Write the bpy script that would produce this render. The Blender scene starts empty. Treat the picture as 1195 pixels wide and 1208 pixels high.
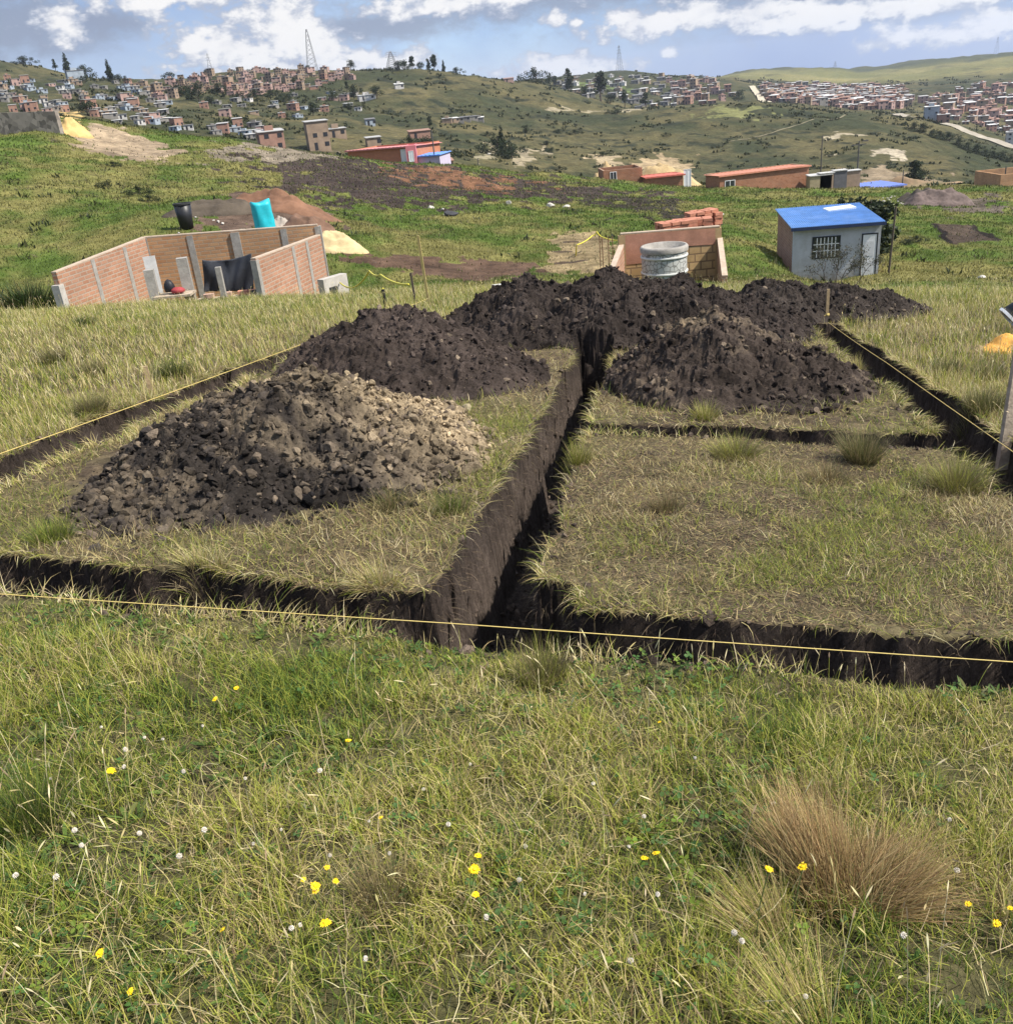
import bpy, math, random
import numpy as np
from mathutils import Vector, Matrix

random.seed(7)
RG = np.random.default_rng(11)
C = bpy.context.scene.collection
D = bpy.data
R = math.radians

# ------------------------------------------------------------------ camera model (metres, camera over the origin, eye 1.65 m)
EYE, FPX, CX, CY = 1.65, 1080.0, 597.5, 604.0
PITCH, ROLL = 24.7, -5.7
_p, _r = R(90 - PITCH), R(ROLL)
_RX = np.array([[1, 0, 0], [0, math.cos(_p), -math.sin(_p)], [0, math.sin(_p), math.cos(_p)]])
_RZ = np.array([[math.cos(_r), -math.sin(_r), 0], [math.sin(_r), math.cos(_r), 0], [0, 0, 1]])
ROT = _RX @ _RZ

def ray(px, py):
    px = np.asarray(px, float); py = np.asarray(py, float)
    v = np.stack([(px - CX) / FPX, -(py - CY) / FPX, -np.ones_like(px)], -1)
    return v @ ROT.T

def proj(P):
    c = (np.asarray(P, float) - np.array([0, 0, EYE])) @ ROT
    return CX + FPX * c[..., 0] / -c[..., 2], CY - FPX * c[..., 1] / -c[..., 2]

def at(px, py, Y):
    d = ray(px, py)
    q = d * (Y / d[1])
    return np.array([q[0], q[1], q[2] + EYE])

# ------------------------------------------------------------------ noise
def _hash(ix, iy, s):
    h = (ix.astype(np.int64) * 374761393 + iy.astype(np.int64) * 668265263 + s * 1442695041) & 0xffffffff
    h = ((h ^ (h >> 13)) * 1274126177) & 0xffffffff
    return ((h ^ (h >> 16)) & 0xffff) / 65535.0

def vnoise(x, y, s=0):
    x = np.asarray(x, float); y = np.asarray(y, float)
    ix, iy = np.floor(x), np.floor(y)
    fx, fy = x - ix, y - iy
    fx = fx * fx * fx * (fx * (fx * 6 - 15) + 10); fy = fy * fy * fy * (fy * (fy * 6 - 15) + 10)
    a = _hash(ix, iy, s); b = _hash(ix + 1, iy, s); c = _hash(ix, iy + 1, s); d = _hash(ix + 1, iy + 1, s)
    return (a + (b - a) * fx) * (1 - fy) + (c + (d - c) * fx) * fy

def fbm(x, y, s=0, o=4, g=0.5):
    t = 0; a = 1; n = 0
    for k in range(o):
        t = t + a * (vnoise(x * 2 ** k + 17.3 * k, y * 2 ** k - 9.1 * k, s + k) - 0.5); n += a; a *= g
    return t / n * 2          # about -1..1

def sstep(a, b, x):
    t = np.clip((x - a) / (b - a), 0, 1)
    return t * t * (3 - 2 * t)

# ------------------------------------------------------------------ terrain
AX = np.array([0.191, 0.9816]); UX = np.array([AX[1], -AX[0]])
def uv2xy(u, v): return u * UX[0] + v * AX[0], u * UX[1] + v * AX[1]
def xy2uv(x, y): return x * UX[0] + y * UX[1], x * AX[0] + y * AX[1]
def plane(x, y): return -0.07 * x - 0.11 * y

CP = []   # (px, py, forward distance)
def row(Y, *pts):
    for px, py in pts: CP.append((px, py, Y))
row(22, (-60, 372), (60, 366), (200, 360), (330, 352), (450, 346))
row(27.5, (-60, 366), (75, 364), (230, 364), (400, 358), (500, 337), (600, 331), (720, 334), (790, 334), (855, 333), (1000, 347), (1150, 349), (1260, 350))
row(34, (-60, 330), (30, 332), (450, 313), (560, 319), (660, 312), (760, 305), (860, 318), (950, 331), (1100, 330), (1195, 330), (1260, 332))
row(40, (0, 288), (100, 280), (150, 268), (220, 264), (318, 268), (420, 281), (500, 290), (600, 292), (700, 290), (800, 290), (920, 306), (932, 322), (1030, 316), (1150, 314), (1260, 314))
row(52, (-60, 232), (0, 235), (100, 238), (180, 240), (300, 236), (400, 256), (500, 262), (620, 262), (740, 262), (850, 265), (950, 278), (1060, 276), (1180, 276), (1260, 278))
row(72, (-60, 180), (0, 185), (120, 200), (230, 207), (320, 214), (420, 224), (520, 232), (640, 238), (740, 240), (850, 244), (950, 248), (1060, 250), (1180, 250), (1260, 252))
row(95, (-60, 152), (0, 156), (60, 154), (130, 172), (210, 178), (330, 186), (450, 200), (600, 219), (740, 226), (860, 228), (950, 230), (1060, 232), (1195, 230), (1260, 230))
row(120, (-60, 138), (0, 142), (70, 140), (150, 150), (250, 163), (350, 178), (450, 189), (560, 197), (690, 209), (780, 217), (900, 222), (1000, 222), (1100, 220), (1195, 218), (1260, 218))
row(175, (-60, 160), (0, 163), (150, 172), (250, 183), (350, 197), (450, 207), (560, 216), (690, 224), (800, 226), (900, 232), (1000, 232), (1100, 230), (1195, 232), (1260, 232))
row(240, (-60, 136), (0, 138), (100, 140), (170, 150), (250, 160), (330, 166), (420, 170), (500, 178), (600, 190), (700, 199), (800, 206), (950, 205), (1100, 200), (1195, 212), (1260, 216))
row(330, (-60, 112), (0, 116), (100, 120), (250, 130), (350, 140), (450, 148), (550, 158), (650, 170), (750, 172), (850, 170), (950, 166), (1050, 160), (1130, 176), (1195, 188), (1260, 198))
row(450, (-60, 88), (0, 92), (100, 100), (200, 103), (300, 107), (400, 112), (500, 113), (600, 128), (700, 137), (800, 133), (900, 124), (1000, 135), (1070, 137), (1130, 152), (1195, 170), (1260, 184))
row(600, (-60, 62), (0, 71), (60, 83), (130, 93), (200, 95), (280, 84), (370, 83), (450, 82), (515, 83), (600, 94), (660, 106), (720, 122), (800, 128), (880, 124), (950, 126), (1010, 133), (1070, 134), (1130, 142), (1195, 156), (1260, 168))
row(760, (-60, 90), (0, 96), (130, 110), (280, 104), (450, 102), (560, 104), (640, 104), (700, 112), (780, 118), (860, 118), (950, 119), (1030, 124), (1100, 124), (1195, 130), (1260, 136))
row(950, (0, 110), (280, 115), (500, 108), (620, 98), (690, 95), (760, 96), (840, 100), (930, 108), (1030, 112), (1100, 108), (1195, 104), (1260, 102))
row(1200, (0, 125), (300, 125), (600, 98), (680, 90), (735, 84), (800, 88), (850, 94), (930, 100), (1030, 102), (1110, 98), (1195, 90), (1260, 86))
row(1550, (0, 140), (300, 135), (600, 104), (700, 98), (760, 98), (840, 93), (900, 90), (950, 91), (1010, 93), (1090, 85), (1195, 74), (1260, 68))
row(2000, (0, 150), (300, 140), (600, 110), (760, 104), (830, 93), (880, 85), (930, 82), (990, 82), (1040, 80), (1120, 70), (1195, 62), (1260, 56))
row(3000, (0, 180), (300, 150), (600, 125), (760, 115), (880, 100), (990, 95), (1120, 85), (1260, 72))

def _build_rbf():
    A, L, E = [], [], []
    for px, py, Y in CP:
        d = ray(px, py); h = math.hypot(d[0], d[1])
        A.append(math.atan2(d[0], d[1])); L.append(math.log(Y * h / d[1])); E.append(d[2] / h)
    for az in np.linspace(-0.66, 0.66, 12):
        for r in (6, 9, 12, 15, 17.5):
            x, y = r * math.sin(az), r * math.cos(az)
            A.append(az); L.append(math.log(r)); E.append((plane(x, y) - EYE) / r)
        for r, z in ((6000, -300), (12000, -300), (30000, -300)):
            A.append(az); L.append(math.log(r)); E.append((z - EYE) / r)
    P = np.stack([np.array(A) * 3.0, np.array(L)], 1); E = np.array(E)
    def K(d2): return np.where(d2 > 1e-12, 0.5 * d2 * np.log(np.maximum(d2, 1e-12)), 0)
    n = len(P)
    d2 = ((P[:, None] - P[None]) ** 2).sum(-1)
    M = np.zeros((n + 3, n + 3)); M[:n, :n] = K(d2) + np.eye(n) * 3e-4
    M[:n, n] = 1; M[:n, n + 1:] = P; M[n, :n] = 1; M[n + 1:, :n] = P.T
    w = np.linalg.solve(M, np.concatenate([E, np.zeros(3)]))
    ga = np.linspace(-0.62, 0.62, 150); gl = np.linspace(math.log(8), math.log(30000), 420)
    Q = np.stack(np.meshgrid(ga * 3.0, gl, indexing='ij'), -1).reshape(-1, 2)
    out = np.empty(len(Q))
    for i in range(0, len(Q), 8000):
        q = Q[i:i + 8000]
        out[i:i + 8000] = K(((q[:, None] - P[None]) ** 2).sum(-1)) @ w[:n] + w[n] + q @ w[n + 1:]
    return ga, gl, out.reshape(150, 420)
GA, GL, GE = _build_rbf()

def egrid(az, lr):
    fa = np.clip((az - GA[0]) / (GA[1] - GA[0]), 0, len(GA) - 1.001)
    fl = np.clip((lr - GL[0]) / (GL[1] - GL[0]), 0, len(GL) - 1.001)
    ia, il = fa.astype(int), fl.astype(int); a, l = fa - ia, fl - il
    return (GE[ia, il] * (1 - a) + GE[ia + 1, il] * a) * (1 - l) + (GE[ia, il + 1] * (1 - a) + GE[ia + 1, il + 1] * a) * l

def T(x, y):
    x = np.asarray(x, float); y = np.asarray(y, float)
    r = np.hypot(x, y) + 1e-9; az = np.arctan2(x, y); lr = np.log(r)
    zf = EYE + egrid(az, lr) * r
    k = r * 0.0042 * sstep(24, 70, r) * (1 - sstep(2500, 5000, r))
    zf = zf + k * fbm(az * 26, lr * 15, 5, 4, 0.55)
    zf = zf + 0.10 * sstep(15, 22, r) * (1 - sstep(60, 120, r)) * fbm(x * 0.7, y * 0.7, 21, 3)
    zn = plane(x, y) + 0.045 * fbm(x * 0.8, y * 0.8, 3, 3) + 0.018 * fbm(x * 3.1, y * 3.1, 9, 3)
    w = sstep(12.5, 18, r) * (1 - sstep(1.0, 1.6, np.abs(az)))
    return zn * (1 - w) + zf * w

_LR = np.linspace(math.log(0.9), math.log(6000), 1600)
def hit(px, py):
    """the ground point seen at a photo pixel"""
    d = ray(px, py); h = math.hypot(d[0], d[1]); r = np.exp(_LR)
    x, y = d[0] / h * r, d[1] / h * r
    g = EYE + d[2] / h * r - T(x, y)
    k = np.nonzero(g < 0)[0]
    i = k[0] if len(k) else len(r) - 1
    if i > 0 and len(k):
        t = g[i - 1] / (g[i - 1] - g[i] + 1e-12); rr = r[i - 1] + (r[i] - r[i - 1]) * t
    else: rr = r[i]
    return np.array([d[0] / h * rr, d[1] / h * rr, float(T(d[0] / h * rr, d[1] / h * rr))])

def gpt(px, Y):
    """the ground point at photo column px and forward distance Y"""
    py = 300.0
    for _ in range(8):
        q = at(px, py, Y); z = float(T(q[0], q[1]))
        _, py = proj(np.array([q[0], q[1], z]))
    return np.array([q[0], q[1], float(T(q[0], q[1]))])

def polar(P): return math.atan2(P[0], P[1]), math.log(math.hypot(P[0], P[1]))

def inpoly(x, y, poly):
    ins = np.zeros(x.shape, bool); n = len(poly)
    for i in range(n):
        x0, y0 = poly[i]; x1, y1 = poly[(i + 1) % n]
        c = ((y0 > y) != (y1 > y)) & (x < (x1 - x0) * (y - y0) / (y1 - y0 + 1e-15) + x0)
        ins ^= c
    return ins

# ------------------------------------------------------------------ materials
MATS = {}
def nt(name):
    m = D.materials.new(name); m.use_nodes = True
    t = m.node_tree; t.nodes.clear()
    o = t.nodes.new('ShaderNodeOutputMaterial')
    return m, t, o
def N(t, typ, **kw):
    n = t.nodes.new(typ)
    for k, v in kw.items():
        if k in n.inputs.keys() if isinstance(k, str) else False: n.inputs[k].default_value = v
        else: setattr(n, k, v)
    return n
def setin(n, **kw):
    for k, v in kw.items(): n.inputs[k.replace('_', ' ')].default_value = v
    return n

def mat(name, col, rough=0.8, var=0.25, scale=6.0, bump=0.0, bscale=30.0, spec=0.25, metal=0.0, attr=False, dark=None, dscale=1.5, coord='Object'):
    """one procedural material: base colour broken by two noises, optional stains, bump"""
    if name in MATS: return MATS[name]
    m, t, o = nt(name); L = t.links
    b = N(t, 'ShaderNodeBsdfPrincipled'); setin(b, Roughness=rough, Metallic=metal); b.inputs['Specular IOR Level'].default_value = spec
    tc = N(t, 'ShaderNodeTexCoord')
    n1 = setin(N(t, 'ShaderNodeTexNoise'), Scale=scale, Detail=6.0, Roughness=0.65)
    L.new(tc.outputs[coord], n1.inputs['Vector'])
    mr = N(t, 'ShaderNodeMapRange'); setin(mr, From_Min=0.3, From_Max=0.7, To_Min=1 - var, To_Max=1 + var)
    L.new(n1.outputs['Fac'], mr.inputs['Value'])
    mul = N(t, 'ShaderNodeMix', data_type='RGBA', blend_type='MULTIPLY'); mul.inputs[0].default_value = 1.0
    if attr:
        a = N(t, 'ShaderNodeAttribute', attribute_name='Col'); L.new(a.outputs['Color'], mul.inputs[6])
    else: mul.inputs[6].default_value = (*col, 1)
    L.new(mr.outputs[0], mul.inputs[7]); out = mul.outputs[2]
    if dark:
        n2 = setin(N(t, 'ShaderNodeTexNoise'), Scale=dscale, Detail=8.0, Roughness=0.7); L.new(tc.outputs[coord], n2.inputs['Vector'])
        r2 = N(t, 'ShaderNodeMapRange'); setin(r2, From_Min=0.5, From_Max=0.68, To_Min=0.0, To_Max=0.75); L.new(n2.outputs['Fac'], r2.inputs['Value'])
        mx = N(t, 'ShaderNodeMix', data_type='RGBA'); L.new(r2.outputs[0], mx.inputs[0]); L.new(out, mx.inputs[6]); mx.inputs[7].default_value = (*dark, 1); out = mx.outputs[2]
    L.new(out, b.inputs['Base Color'])
    if bump:
        n3 = setin(N(t, 'ShaderNodeTexNoise'), Scale=bscale, Detail=8.0, Roughness=0.7); L.new(tc.outputs[coord], n3.inputs['Vector'])
        bp = setin(N(t, 'ShaderNodeBump'), Strength=bump, Distance=0.02); L.new(n3.outputs['Fac'], bp.inputs['Height']); L.new(bp.outputs[0], b.inputs['Normal'])
    L.new(b.outputs[0], o.inputs['Surface'])
    MATS[name] = m
    return m

def splash(m, col, top):
    """earth splashed up the foot of a wall, ragged upper edge"""
    t = m.node_tree; L = t.links; b = next(n for n in t.nodes if n.type == 'BSDF_PRINCIPLED'); src = b.inputs['Base Color'].links[0].from_socket
    tc = N(t, 'ShaderNodeTexCoord'); sp = N(t, 'ShaderNodeSeparateXYZ'); L.new(tc.outputs['Object'], sp.inputs[0])
    n = setin(N(t, 'ShaderNodeTexNoise'), Scale=5.0, Detail=8.0, Roughness=.7); L.new(tc.outputs['Object'], n.inputs['Vector'])
    a = N(t, 'ShaderNodeMath', operation='MULTIPLY_ADD'); L.new(n.outputs['Fac'], a.inputs[0]); a.inputs[1].default_value = -top * 1.6; L.new(sp.outputs[2], a.inputs[2])
    r = setin(N(t, 'ShaderNodeMapRange'), From_Min=-top * .7, From_Max=-top * .2, To_Min=.75, To_Max=0.0); L.new(a.outputs[0], r.inputs['Value'])
    mx = N(t, 'ShaderNodeMix', data_type='RGBA'); L.new(r.outputs[0], mx.inputs[0]); L.new(src, mx.inputs[6]); mx.inputs[7].default_value = (*col, 1); L.new(mx.outputs[2], b.inputs['Base Color'])
def leaf_mat(name, trans=0.3, rough=0.55):
    if name in MATS: return MATS[name]
    m, t, o = nt(name); L = t.links
    a = N(t, 'ShaderNodeAttribute', attribute_name='Col')
    b = N(t, 'ShaderNodeBsdfPrincipled'); setin(b, Roughness=rough); b.inputs['Specular IOR Level'].default_value = 0.22
    tr = N(t, 'ShaderNodeBsdfTranslucent'); mx = N(t, 'ShaderNodeMixShader'); mx.inputs[0].default_value = trans
    L.new(a.outputs['Color'], b.inputs['Base Color']); L.new(a.outputs['Color'], tr.inputs['Color'])
    L.new(b.outputs[0], mx.inputs[1]); L.new(tr.outputs[0], mx.inputs[2]); L.new(mx.outputs[0], o.inputs['Surface'])
    MATS[name] = m
    return m

def brick_mat(name, c1, c2, mortar, w=0.33, h=0.13, ms=0.012, plain=0.0, stain=(0.12, 0.09, 0.07)):
    """brickwork in a wall's own frame: x along the wall, z up"""
    if name in MATS: return MATS[name]
    m, t, o = nt(name); L = t.links
    b = N(t, 'ShaderNodeBsdfPrincipled'); setin(b, Roughness=0.9); b.inputs['Specular IOR Level'].default_value = 0.15
    tc = N(t, 'ShaderNodeTexCoord'); sp = N(t, 'ShaderNodeSeparateXYZ'); L.new(tc.outputs['Object'], sp.inputs[0])
    ad = N(t, 'ShaderNodeMath', operation='ADD'); L.new(sp.outputs[0], ad.inputs[0]); L.new(sp.outputs[1], ad.inputs[1])
    cb = N(t, 'ShaderNodeCombineXYZ'); L.new(ad.outputs[0], cb.inputs[0]); L.new(sp.outputs[2], cb.inputs[1])
    br = N(t, 'ShaderNodeTexBrick'); L.new(cb.outputs[0], br.inputs['Vector'])
    br.inputs['Color1'].default_value = (*c1, 1); br.inputs['Color2'].default_value = (*c2, 1); br.inputs['Mortar'].default_value = (*mortar, 1)
    setin(br, Scale=1.0); br.inputs['Mortar Size'].default_value = ms; br.inputs['Brick Width'].default_value = w; br.inputs['Row Height'].default_value = h
    br.inputs['Bias'].default_value = 0.0
    n1 = setin(N(t, 'ShaderNodeTexNoise'), Scale=2.2, Detail=8.0, Roughness=0.7); L.new(tc.outputs['Object'], n1.inputs['Vector'])
    r1 = N(t, 'ShaderNodeMapRange'); setin(r1, From_Min=0.3, From_Max=0.7, To_Min=0.7, To_Max=1.25); L.new(n1.outputs['Fac'], r1.inputs['Value'])
    mu = N(t, 'ShaderNodeMix', data_type='RGBA', blend_type='MULTIPLY'); mu.inputs[0].default_value = 1; L.new(br.outputs['Color'], mu.inputs[6]); L.new(r1.outputs[0], mu.inputs[7])
    n2 = setin(N(t, 'ShaderNodeTexNoise'), Scale=1.1, Detail=9.0, Roughness=0.75); L.new(tc.outputs['Object'], n2.inputs['Vector'])
    r2 = N(t, 'ShaderNodeMapRange'); setin(r2, From_Min=0.48, From_Max=0.70, To_Min=0.0, To_Max=0.6); L.new(n2.outputs['Fac'], r2.inputs['Value'])
    mx = N(t, 'ShaderNodeMix', data_type='RGBA'); L.new(r2.outputs[0], mx.inputs[0]); L.new(mu.outputs[2], mx.inputs[6]); mx.inputs[7].default_value = (*stain, 1)
    L.new(mx.outputs[2], b.inputs['Base Color'])
    bp = setin(N(t, 'ShaderNodeBump'), Strength=0.6, Distance=0.01); L.new(br.outputs['Fac'], bp.inputs['Height']); bp.invert = True; L.new(bp.outputs[0], b.inputs['Normal'])
    L.new(b.outputs[0], o.inputs['Surface']); MATS[name] = m
    return m

def soil_mat(name, mode):
    """ground: vertex colour of the place broken by grain; trench: layered soil with spade marks"""
    m, t, o = nt(name); L = t.links
    b = N(t, 'ShaderNodeBsdfPrincipled'); setin(b, Roughness=0.95); b.inputs['Specular IOR Level'].default_value = 0.08
    g = N(t, 'ShaderNodeNewGeometry')
    a = N(t, 'ShaderNodeAttribute', attribute_name='Col')
    mp = N(t, 'ShaderNodeMapping'); L.new(g.outputs['Position'], mp.inputs['Vector'])
    if mode == 'trench': mp.inputs['Scale'].default_value = (1, 1, 0.28)
    n1 = setin(N(t, 'ShaderNodeTexNoise'), Scale=26.0 if mode == 'trench' else (14.0 if mode == 'near' else 0.9), Detail=9.0, Roughness=0.72); L.new(mp.outputs[0], n1.inputs['Vector'])
    r1 = N(t, 'ShaderNodeMapRange'); setin(r1, From_Min=0.28, From_Max=0.72, To_Min=0.45, To_Max=1.55); L.new(n1.outputs['Fac'], r1.inputs['Value'])
    mu = N(t, 'ShaderNodeMix', data_type='RGBA', blend_type='MULTIPLY'); mu.inputs[0].default_value = 1; L.new(a.outputs['Color'], mu.inputs[6]); L.new(r1.outputs[0], mu.inputs[7])
    out = mu.outputs[2]
    n2 = setin(N(t, 'ShaderNodeTexNoise'), Scale=60.0 if mode != 'far' else 0.22, Detail=7.0, Roughness=0.7); L.new(g.outputs['Position'], n2.inputs['Vector'])
    r2 = N(t, 'ShaderNodeMapRange'); setin(r2, From_Min=0.3, From_Max=0.7, To_Min=0.7, To_Max=1.3); L.new(n2.outputs['Fac'], r2.inputs['Value'])
    m2 = N(t, 'ShaderNodeMix', data_type='RGBA', blend_type='MULTIPLY'); m2.inputs[0].default_value = 1; L.new(out, m2.inputs[6]); L.new(r2.outputs[0], m2.inputs[7])
    L.new(m2.outputs[2], b.inputs['Base Color'])
    bp = setin(N(t, 'ShaderNodeBump'), Strength=0.9, Distance={'trench': 0.10, 'near': 0.03, 'far': 0.5}[mode]); L.new(n1.outputs['Fac'], bp.inputs['Height'])
    b2 = setin(N(t, 'ShaderNodeBump'), Strength=0.6, Distance=0.012 if mode != 'far' else 0.6); L.new(n2.outputs['Fac'], b2.inputs['Height']); L.new(bp.outputs[0], b2.inputs['Normal'])
    L.new(b2.outputs[0], b.inputs['Normal'])
    L.new(b.outputs[0], o.inputs['Surface'])
    return m

# ------------------------------------------------------------------ mesh helpers
def mesh(name, V, Fs, mats=(), col=None, fmat=None, smooth=False):
    """V (n,3); Fs list of int arrays (k,3)/(k,4)"""
    me = D.meshes.new(name); V = np.asarray(V, np.float32)
    Fs = [np.asarray(f, np.int32) for f in Fs if len(f)]
    loops = np.concatenate([f.ravel() for f in Fs]); tot = np.concatenate([np.full(len(f), f.shape[1], np.int32) for f in Fs])
    me.vertices.add(len(V)); me.vertices.foreach_set('co', V.ravel())
    me.loops.add(len(loops)); me.loops.foreach_set('vertex_index', loops)
    me.polygons.add(len(tot)); me.polygons.foreach_set('loop_start', np.concatenate([[0], np.cumsum(tot)[:-1]]).astype(np.int32))
    try: me.polygons.foreach_set('loop_total', tot)
    except Exception: pass
    if fmat is not None: me.polygons.foreach_set('material_index', np.asarray(fmat, np.int32))
    me.polygons.foreach_set('use_smooth', np.full(len(tot), bool(smooth)))
    me.update(calc_edges=True)
    if col is not None:
        ca = me.color_attributes.new('Col', 'FLOAT_COLOR', 'POINT')
        c4 = np.ones((len(V), 4), np.float32); c4[:, :3] = col; ca.data.foreach_set('color', c4.ravel())
    for m in mats: me.materials.append(m)
    return me

def link(name, me, parent=None, loc=None):
    o = D.objects.new(name, me); C.objects.link(o)
    if parent is not None: o.parent = parent
    if loc is not None: o.location = [float(a) for a in loc]
    return o
def tag(o, label=None, cat=None, group=None, kind=None):
    if label: o['label'] = label
    if cat: o['category'] = cat
    if group: o['group'] = group
    if kind: o['kind'] = kind
    return o
def thing(name, label, cat, loc, rz=0.0, group=None):
    o = D.objects.new(name, None); C.objects.link(o); o.location = [float(a) for a in loc]; o.rotation_euler = (0, 0, rz); o.empty_display_size = 0.2
    return tag(o, label, cat, group)
def dup(o, parent=None):
    c = o.copy(); C.objects.link(c)
    if parent is not None: c.parent = parent
    for ch in list(o.children): dup(ch, c)
    return c

class MB:
    """collects shapes of one part"""
    def __init__(s): s.V = []; s.F4 = []; s.F3 = []; s.M4 = []; s.M3 = []; s.n = 0
    def add(s, V, F, m=0):
        for f in F:
            (s.F4 if len(f) == 4 else s.F3).append([i + s.n for i in f]); (s.M4 if len(f) == 4 else s.M3).append(m)
        s.V += [tuple(map(float, v)) for v in V]; s.n += len(V)
        return s
    def box(s, x0, x1, y0, y1, z0, z1, m=0, rz=0.0, c=None, taper=0.0):
        V = []
        cx, cy = ((x0 + x1) / 2, (y0 + y1) / 2) if c is None else c
        for z in (z0, z1):
            k = 1 - taper if z == z1 else 1
            for x, y in ((x0, y0), (x1, y0), (x1, y1), (x0, y1)):
                dx, dy = (x - cx) * k, (y - cy) * k
                V.append((cx + dx * math.cos(rz) - dy * math.sin(rz), cy + dx * math.sin(rz) + dy * math.cos(rz), z))
        return s.add(V, [(3, 2, 1, 0), (4, 5, 6, 7), (0, 1, 5, 4), (1, 2, 6, 5), (2, 3, 7, 6), (3, 0, 4, 7)], m)
    def prism(s, pts, y0, y1, m=0):
        """polygon in x,z extruded over y"""
        n = len(pts); V = [(x, y0, z) for x, z in pts] + [(x, y1, z) for x, z in pts]
        F = [(i, (i + 1) % n, n + (i + 1) % n, n + i) for i in range(n)]
        for i in range(1, n - 1): F += [(0, i + 1, i), (n, n + i, n + i + 1)]
        return s.add(V, F, m)
    def tube(s, pts, rad, sides=6, m=0, cap=True):
        pts = [np.asarray(p, float) for p in pts]; k = len(pts)
        rads = rad if hasattr(rad, '__len__') else [rad] * k
        V = []; F = []
        for i, p in enumerate(pts):
            d = pts[min(i + 1, k - 1)] - pts[max(i - 1, 0)]; d = d / (np.linalg.norm(d) + 1e-9)
            a = np.cross(d, (0, 0, 1) if abs(d[2]) < 0.9 else (1, 0, 0)); a /= np.linalg.norm(a); b = np.cross(d, a)
            for j in range(sides):
                t = 2 * math.pi * j / sides; V.append(p + rads[i] * (a * math.cos(t) + b * math.sin(t)))
        for i in range(k - 1):
            for j in range(sides):
                F.append((i * sides + j, i * sides + (j + 1) % sides, (i + 1) * sides + (j + 1) % sides, (i + 1) * sides + j))
        if cap:
            V.append(pts[0]); V.append(pts[-1]); q = k * sides
            for j in range(sides): F += [(q, (j + 1) % sides, j), (q + 1, (k - 1) * sides + j, (k - 1) * sides + (j + 1) % sides)]
        return s.add(V, F, m)
    def lathe(s, prof, sides=24, m=0, c=(0, 0, 0)):
        V = []; F = []
        for r, z in prof:
            for j in range(sides):
                t = 2 * math.pi * j / sides; V.append((c[0] + r * math.cos(t), c[1] + r * math.sin(t), c[2] + z))
        for i in range(len(prof) - 1):
            for j in range(sides): F.append((i * sides + j, i * sides + (j + 1) % sides, (i + 1) * sides + (j + 1) % sides, (i + 1) * sides + j))
        return s.add(V, F, m)
    def mesh(s, name, mats, smooth=False):
        return mesh(name, s.V, [s.F4, s.F3], mats, None, s.M4 + s.M3, smooth)
    def obj(s, name, mats, parent=None, loc=None, smooth=False):
        if not isinstance(mats, (list, tuple)): mats = [mats]
        return link(name, s.mesh(name, mats, smooth), parent, loc)

# blades: arrays of curved strips
def blades(P, head, lean, curve, length, width, col, seg=3, prof='taper', tipcol=None, sway=0.0):
    n = len(P); t = np.linspace(0, 1, seg + 1)
    th = lean[:, None] + curve[:, None] * t[None]
    hd = head[:, None] + (RG.normal(0, 1, (n, 1)) * sway) * t[None]
    st = length[:, None] / seg
    dx, dy, dz = np.sin(th) * np.cos(hd) * st, np.sin(th) * np.sin(hd) * st, np.cos(th) * st
    z0 = np.zeros((n, 1))
    cx = P[:, :1] + np.concatenate([z0, np.cumsum(dx[:, :-1], 1)], 1)
    cy = P[:, 1:2] + np.concatenate([z0, np.cumsum(dy[:, :-1], 1)], 1)
    cz = P[:, 2:3] + np.concatenate([z0, np.cumsum(dz[:, :-1], 1)], 1)
    if prof == 'taper': pr = np.clip(1.0 - t ** 1.6, 0.06, 1)
    elif prof == 'spindle': pr = np.clip(np.sin(np.pi * np.clip(t, 0.03, 0.97)) ** 0.8, 0.12, 1)
    else: pr = np.ones_like(t)
    ph = head + np.pi / 2 + RG.uniform(-0.9, 0.9, n)
    wx = (np.cos(ph) * width / 2)[:, None] * pr; wy = (np.sin(ph) * width / 2)[:, None] * pr; wz = (RG.uniform(-0.5, 0.5, n) * width / 2)[:, None] * pr
    V = np.empty((n, seg + 1, 2, 3), np.float32)
    V[:, :, 0, 0] = cx - wx; V[:, :, 0, 1] = cy - wy; V[:, :, 0, 2] = cz - wz
    V[:, :, 1, 0] = cx + wx; V[:, :, 1, 1] = cy + wy; V[:, :, 1, 2] = cz + wz
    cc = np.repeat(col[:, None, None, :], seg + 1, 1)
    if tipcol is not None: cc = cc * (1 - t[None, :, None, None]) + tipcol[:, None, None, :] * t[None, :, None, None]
    cc = np.broadcast_to(cc, (n, seg + 1, 2, 3))
    b = (np.arange(n) * (seg + 1) * 2)[:, None, None]; k = (np.arange(seg) * 2)[None, :, None]
    F = (b + k + np.array([0, 1, 3, 2])[None, None]).reshape(-1, 4)
    return V.reshape(-1, 3), F, cc.reshape(-1, 3), np.stack([cx[:, -1], cy[:, -1], cz[:, -1]], 1), th[:, -1]

class Bag:
    """collects big arrays into one mesh"""
    def __init__(s): s.V = []; s.F = []; s.C = []; s.n = 0
    def add(s, V, F, c):
        s.V.append(V); s.F.append(F + s.n); s.C.append(c); s.n += len(V)
    def obj(s, name, m, parent=None, smooth=False, loc=None):
        F = {}
        for f in s.F: F.setdefault(f.shape[1], []).append(f)
        me = mesh(name, np.concatenate(s.V), [np.concatenate(v) for v in F.values()], [m], np.concatenate(s.C), None, smooth)
        return link(name, me, parent, loc)

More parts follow.
